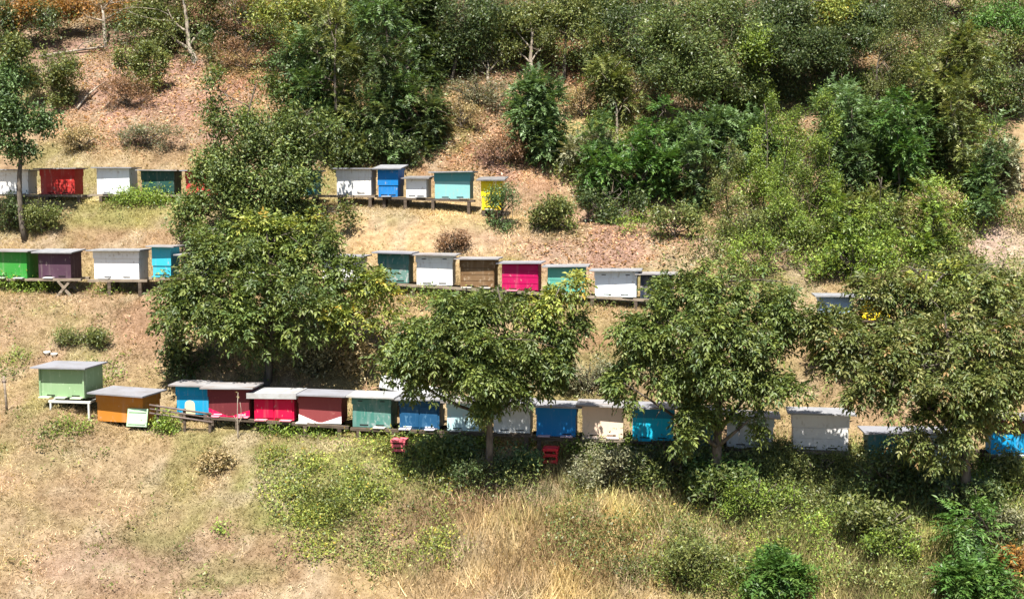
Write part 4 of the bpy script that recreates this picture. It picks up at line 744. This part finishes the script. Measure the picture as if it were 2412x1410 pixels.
# tall grass of the lower meadow
P, px, py = scatter(420000, rng, 15.0, 22.5)
w = in_regions(px, py, [(1350, 1280, 420, 170, .75), (1900, 1150, 340, 110, .8), (2100, 1310, 460, 150, .9), (1350, 1120, 110, 50, .6), (1130, 1230, 110, 60, .5), (1650, 1200, 250, 80, .8), (280, 498, 170, 40, .9), (1050, 1340, 160, 80, .5)], P)
keep = rng.random(len(P)) < w * (.15 + .9 * fbm(P, 1.6, 111, 3)); P, px, py = P[keep], px[keep], py[keep]; n = len(P)
tone = np.exp((fbm(P, 1.5, 121, 3) - .5) * 1.9 + rng.normal(size=n) * .32)
g = np.clip((fbm(P, .7, 131, 3) - .45) * 4 + (px - 1380) / 850 - (py - 1250) / 1200, 0, 1)[:, None] * (rng.random((n, 1)) < .75)
col = region_colour(P) * (1 - .75 * g) + np.array((.21, .25, .07)) * .75 * g
D = unit(np.stack([rng.normal(size=n) * .42, rng.normal(size=n) * .35 - .05, np.ones(n)], -1)); hh = rng.uniform(.14, .42, n) * (.6 + .7 * fbm(P, 1.2, 141, 2))
v, f, c = leaf_arrays(P, D, sphere_dirs(n, rng), hh, rng.uniform(.009, .022, n), (col * tone[:, None] * .80).clip(.02, .85), .1, tri=True)
tag(link('tall_grass', mesh_arrays('tall_grass', v, f, M_GRASS, c)), 'tall golden and olive grass stalks in the lower right meadow', 'grass', kind='stuff')
# dry leaf litter in the wood
P, px, py = scatter(230000, rng, 24, 36)
w = in_regions(px, py, [(1206, 60, 1500, 210, .8), (620, 130, 210, 150, 1), (1400, 150, 160, 140, 1), (1150, 330, 160, 100, .9), (320, 240, 240, 140, .5), (2330, 250, 100, 120, .8), (1900, 330, 500, 230, .4), (1400, 590, 220, 60, .5), (340, 780, 90, 110, 0)], P)
keep = rng.random(len(P)) < w * .8; P = P[keep]; n = len(P); P = P + np.array([0, 0, .012])
col = pick('brown', n, rng, .3) * (.75 + .7 * fbm(P, 1.2, 151, 3))[:, None] * (region_colour(P) / np.array((.30, .19, .115))).clip(.8, 1.7)
D = unit(np.stack([rng.normal(size=n), rng.normal(size=n), rng.normal(size=n) * .35 + .15], -1))
v, f, c = leaf_arrays(P, D, np.array([0, -.4, 1.0]) + .5 * rng.normal(size=(n, 3)), rng.uniform(.05, .11, n), rng.uniform(.03, .065, n), col.clip(.02, .7), tri=True)
tag(link('leaf_litter', mesh_arrays('leaf_litter', v, f, M_GRASS, c)), 'brown and reddish fallen leaves on the woodland floor', 'leaf litter', kind='stuff')
# low leafy weeds: (px, py, rx, ry, amount, palette)
def weeds(name, label, regs, pal, n0, rng, per=9, ll=.055, hgt=.10, y0=14.5, y1=36, spread=.12):
    P, px, py = scatter(n0, rng, y0, y1); w = in_regions(px, py, regs, P, 2.0, 161)
    keep = (rng.random(len(P)) < w) & (fbm(P, 1.5, 171, 3) > .46); P = P[keep]
    P = P + np.array([0, 0, 1.0]) * (hgt * rng.random((len(P), 1)))
    v, f, c = simple(P, np.tile([0, -.35, 1.0], (len(P), 1)), rng, pal, per=per, spread=spread, ll=ll, lw=ll * .55, droop=-.1, clumpvar=.45, tri=True)
    tag(link(name, mesh_arrays(name, v, f, M_LEAF, c)), label, 'weeds', kind='stuff')
GW = [(700, 1110, 100, 40, 1), (820, 1180, 220, 90, 1), (950, 1250, 150, 70, 1), (880, 1300, 200, 60, .4), (660, 1085, 60, 40, .8), (980, 1150, 120, 50, .6), (900, 1060, 150, 30, .5), (1900, 1100, 300, 60, .6), (2250, 1300, 250, 110, .35), (1700, 1270, 200, 80, .3), (1450, 1040, 60, 20, .5)]
weeds('bright_weeds', 'bright green weed tufts around the light green and ochre hives and on the meadow', [(392, 1014, 40, 12, .8), (185, 1005, 45, 32, .9), (150, 1020, 30, 14, .8), (655, 1300, 24, 14, 1), (530, 1255, 34, 18, .8), (243, 1075, 20, 16, .8), (740, 1018, 90, 16, .9), (650, 1008, 40, 12, .7), (862, 1000, 36, 28, .9), (60, 870, 90, 40, .6), (230, 880, 60, 40, .6), (960, 1040, 90, 18, .6), (30, 690, 70, 16, .7), (1110, 1055, 50, 18, .6), (225, 800, 50, 22, .5), (1330, 1075, 60, 14, .5), (330, 860, 60, 30, .4)], 'bright', 90000, rng, y1=25, ll=.05)
weeds('dark_weeds', 'scattered dusty green weeds over the dry slopes', [(60, 1080, 120, 90, .25), (250, 1250, 400, 160, .07), (600, 1340, 500, 70, .08), (180, 790, 220, 90, .14), (270, 350, 200, 40, .15), (320, 490, 180, 30, .25), (1400, 590, 220, 50, .16), (1370, 880, 130, 100, .3), (1000, 580, 200, 40, .05), (1900, 420, 480, 230, .45), (1206, 80, 1300, 160, .28), (130, 190, 130, 60, .3), (1150, 310, 200, 110, .2), (2200, 650, 260, 90, .45), (1200, 720, 400, 30, .4), (560, 860, 200, 60, .25), (2000, 960, 420, 40, .5), (1330, 960, 300, 30, .4)], 'olive', 60000, rng, per=8, ll=.06, hgt=.16)
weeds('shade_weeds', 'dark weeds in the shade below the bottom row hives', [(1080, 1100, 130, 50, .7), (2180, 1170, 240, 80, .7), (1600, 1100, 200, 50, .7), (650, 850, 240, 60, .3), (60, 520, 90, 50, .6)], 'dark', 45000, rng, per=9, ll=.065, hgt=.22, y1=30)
# undergrowth that closes the gaps between the shrubs
def thicket(name, label, regs, pal, n0, rng, hgt, per=10, ll=.065, y0=22, y1=36, seed=261, thr=.46, sc=.9):
    P, px, py = scatter(n0, rng, y0, y1); w = in_regions(px, py, regs, P, 1.0, 181) * (1 - .9 * in_regions(px, py, [(2360, 590, 90, 62, 1), (330, 250, 260, 130, .8), (1420, 150, 110, 70, .5), (180, 140, 130, 40, .9), (1900, 205, 150, 36, 1), (1690, 268, 80, 30, 1), (942, 170, 36, 50, 1), (1252, 165, 32, 50, 1), (1150, 175, 30, 36, 1), (465, 115, 34, 50, 1), (1456, 300, 26, 50, 1), (640, 150, 120, 60, .5), (1130, 330, 110, 60, .5)], P)); cl = fbm(P, sc, seed, 3)
    keep = (rng.random(len(P)) < w * np.clip((cl - thr) * (7 if sc < 1 else 4), 0, 1)); P, cl = P[keep], cl[keep]
    P = P + np.array([0, -.15, 1.0]) * (hgt * np.clip((cl - thr) * 5, .15, 1) * rng.random(len(P)) ** .7)[:, None]
    v, f, c = simple(P, np.tile([0, -.4, .8], (len(P), 1)), rng, pal, per=per, spread=.16, ll=ll, lw=ll * .55, droop=.1, clumpvar=.5, tri=True)
    tag(link(name, mesh_arrays(name, v, f, M_LEAF, c)), label, 'undergrowth', kind='stuff')
MID = [(1900, 400, 500, 210, 1), (1450, 400, 140, 120, .7), (2250, 560, 200, 90, .8), (2000, 620, 420, 60, .8)]
thicket('green_weeds', 'low yellowish green weeds on the meadow below the maroon hives', GW, 'walnut_yellow', 150000, rng, .10, per=9, y0=15, y1=23, seed=861, ll=.05, thr=.40, sc=2.6)
thicket('green_weeds', 'grey green weeds mixed into the meadow below the maroon hives', GW, 'olive', 120000, rng, .09, per=9, y0=15, y1=23, seed=961, ll=.045, thr=.40, sc=2.4)
ROWF = [(560, 1008, 120, 14, .8), (700, 1020, 130, 14, .9), (860, 1032, 100, 16, .8), (1030, 1044, 80, 14, .7), (1190, 1056, 70, 14, .8), (1420, 1074, 90, 14, .7), (80, 680, 120, 14, .5), (300, 694, 90, 12, .3), (1100, 716, 160, 14, .4), (350, 478, 160, 12, .6), (392, 1014, 36, 10, .8), (190, 1000, 40, 24, .8)]
thicket('bench_weeds', 'weeds growing along the foot of the hive benches', ROWF, 'bright', 420000, rng, .26, per=8, y0=18, y1=29, seed=1061, ll=.05, thr=.40)
thicket('undergrowth', 'olive undergrowth between the bushes on the right hand slope', MID, 'olive', 90000, rng, .5, thr=.47)
thicket('undergrowth', 'bright green undergrowth among the bushes on the right hand slope', MID, 'bright', 90000, rng, .6, seed=361, thr=.50)
TOP = [(1300, 40, 1200, 160, 1), (840, 250, 170, 150, .8), (1800, 190, 400, 80, .9), (100, 60, 200, 110, .6), (1250, 330, 90, 60, .4)]
thicket('woodland_undergrowth', 'dark undergrowth on the floor of the upper wood', TOP, 'dark', 150000, rng, .9, seed=461, thr=.38)  # dark leaf palette paints extra shade into the wood
thicket('woodland_undergrowth', 'olive undergrowth on the floor of the upper wood', TOP, 'pear', 60000, rng, .6, seed=561, thr=.49)
LOW = [(1950, 1120, 420, 60, 1), (1560, 1110, 180, 60, .8), (2200, 1290, 260, 110, .6), (1750, 1220, 260, 80, .4), (1370, 1135, 100, 32, .7), (1300, 1250, 300, 110, .3), (1750, 1330, 500, 80, .45), (2050, 1180, 380, 60, .9)]
thicket('meadow_weeds', 'fresh green weeds among the straw in the lower right corner', [(1850, 1300, 420, 120, .8), (2250, 1200, 260, 120, .8), (1650, 1150, 300, 60, .7)], 'bright', 60000, rng, .35, y0=15, y1=22, seed=761, ll=.05, thr=.5)
thicket('meadow_weeds', 'tall leafy weeds in front of the right hand hives of the bottom row', LOW, 'olive', 110000, rng, .45, y0=15, y1=22, seed=661, ll=.05, thr=.47)
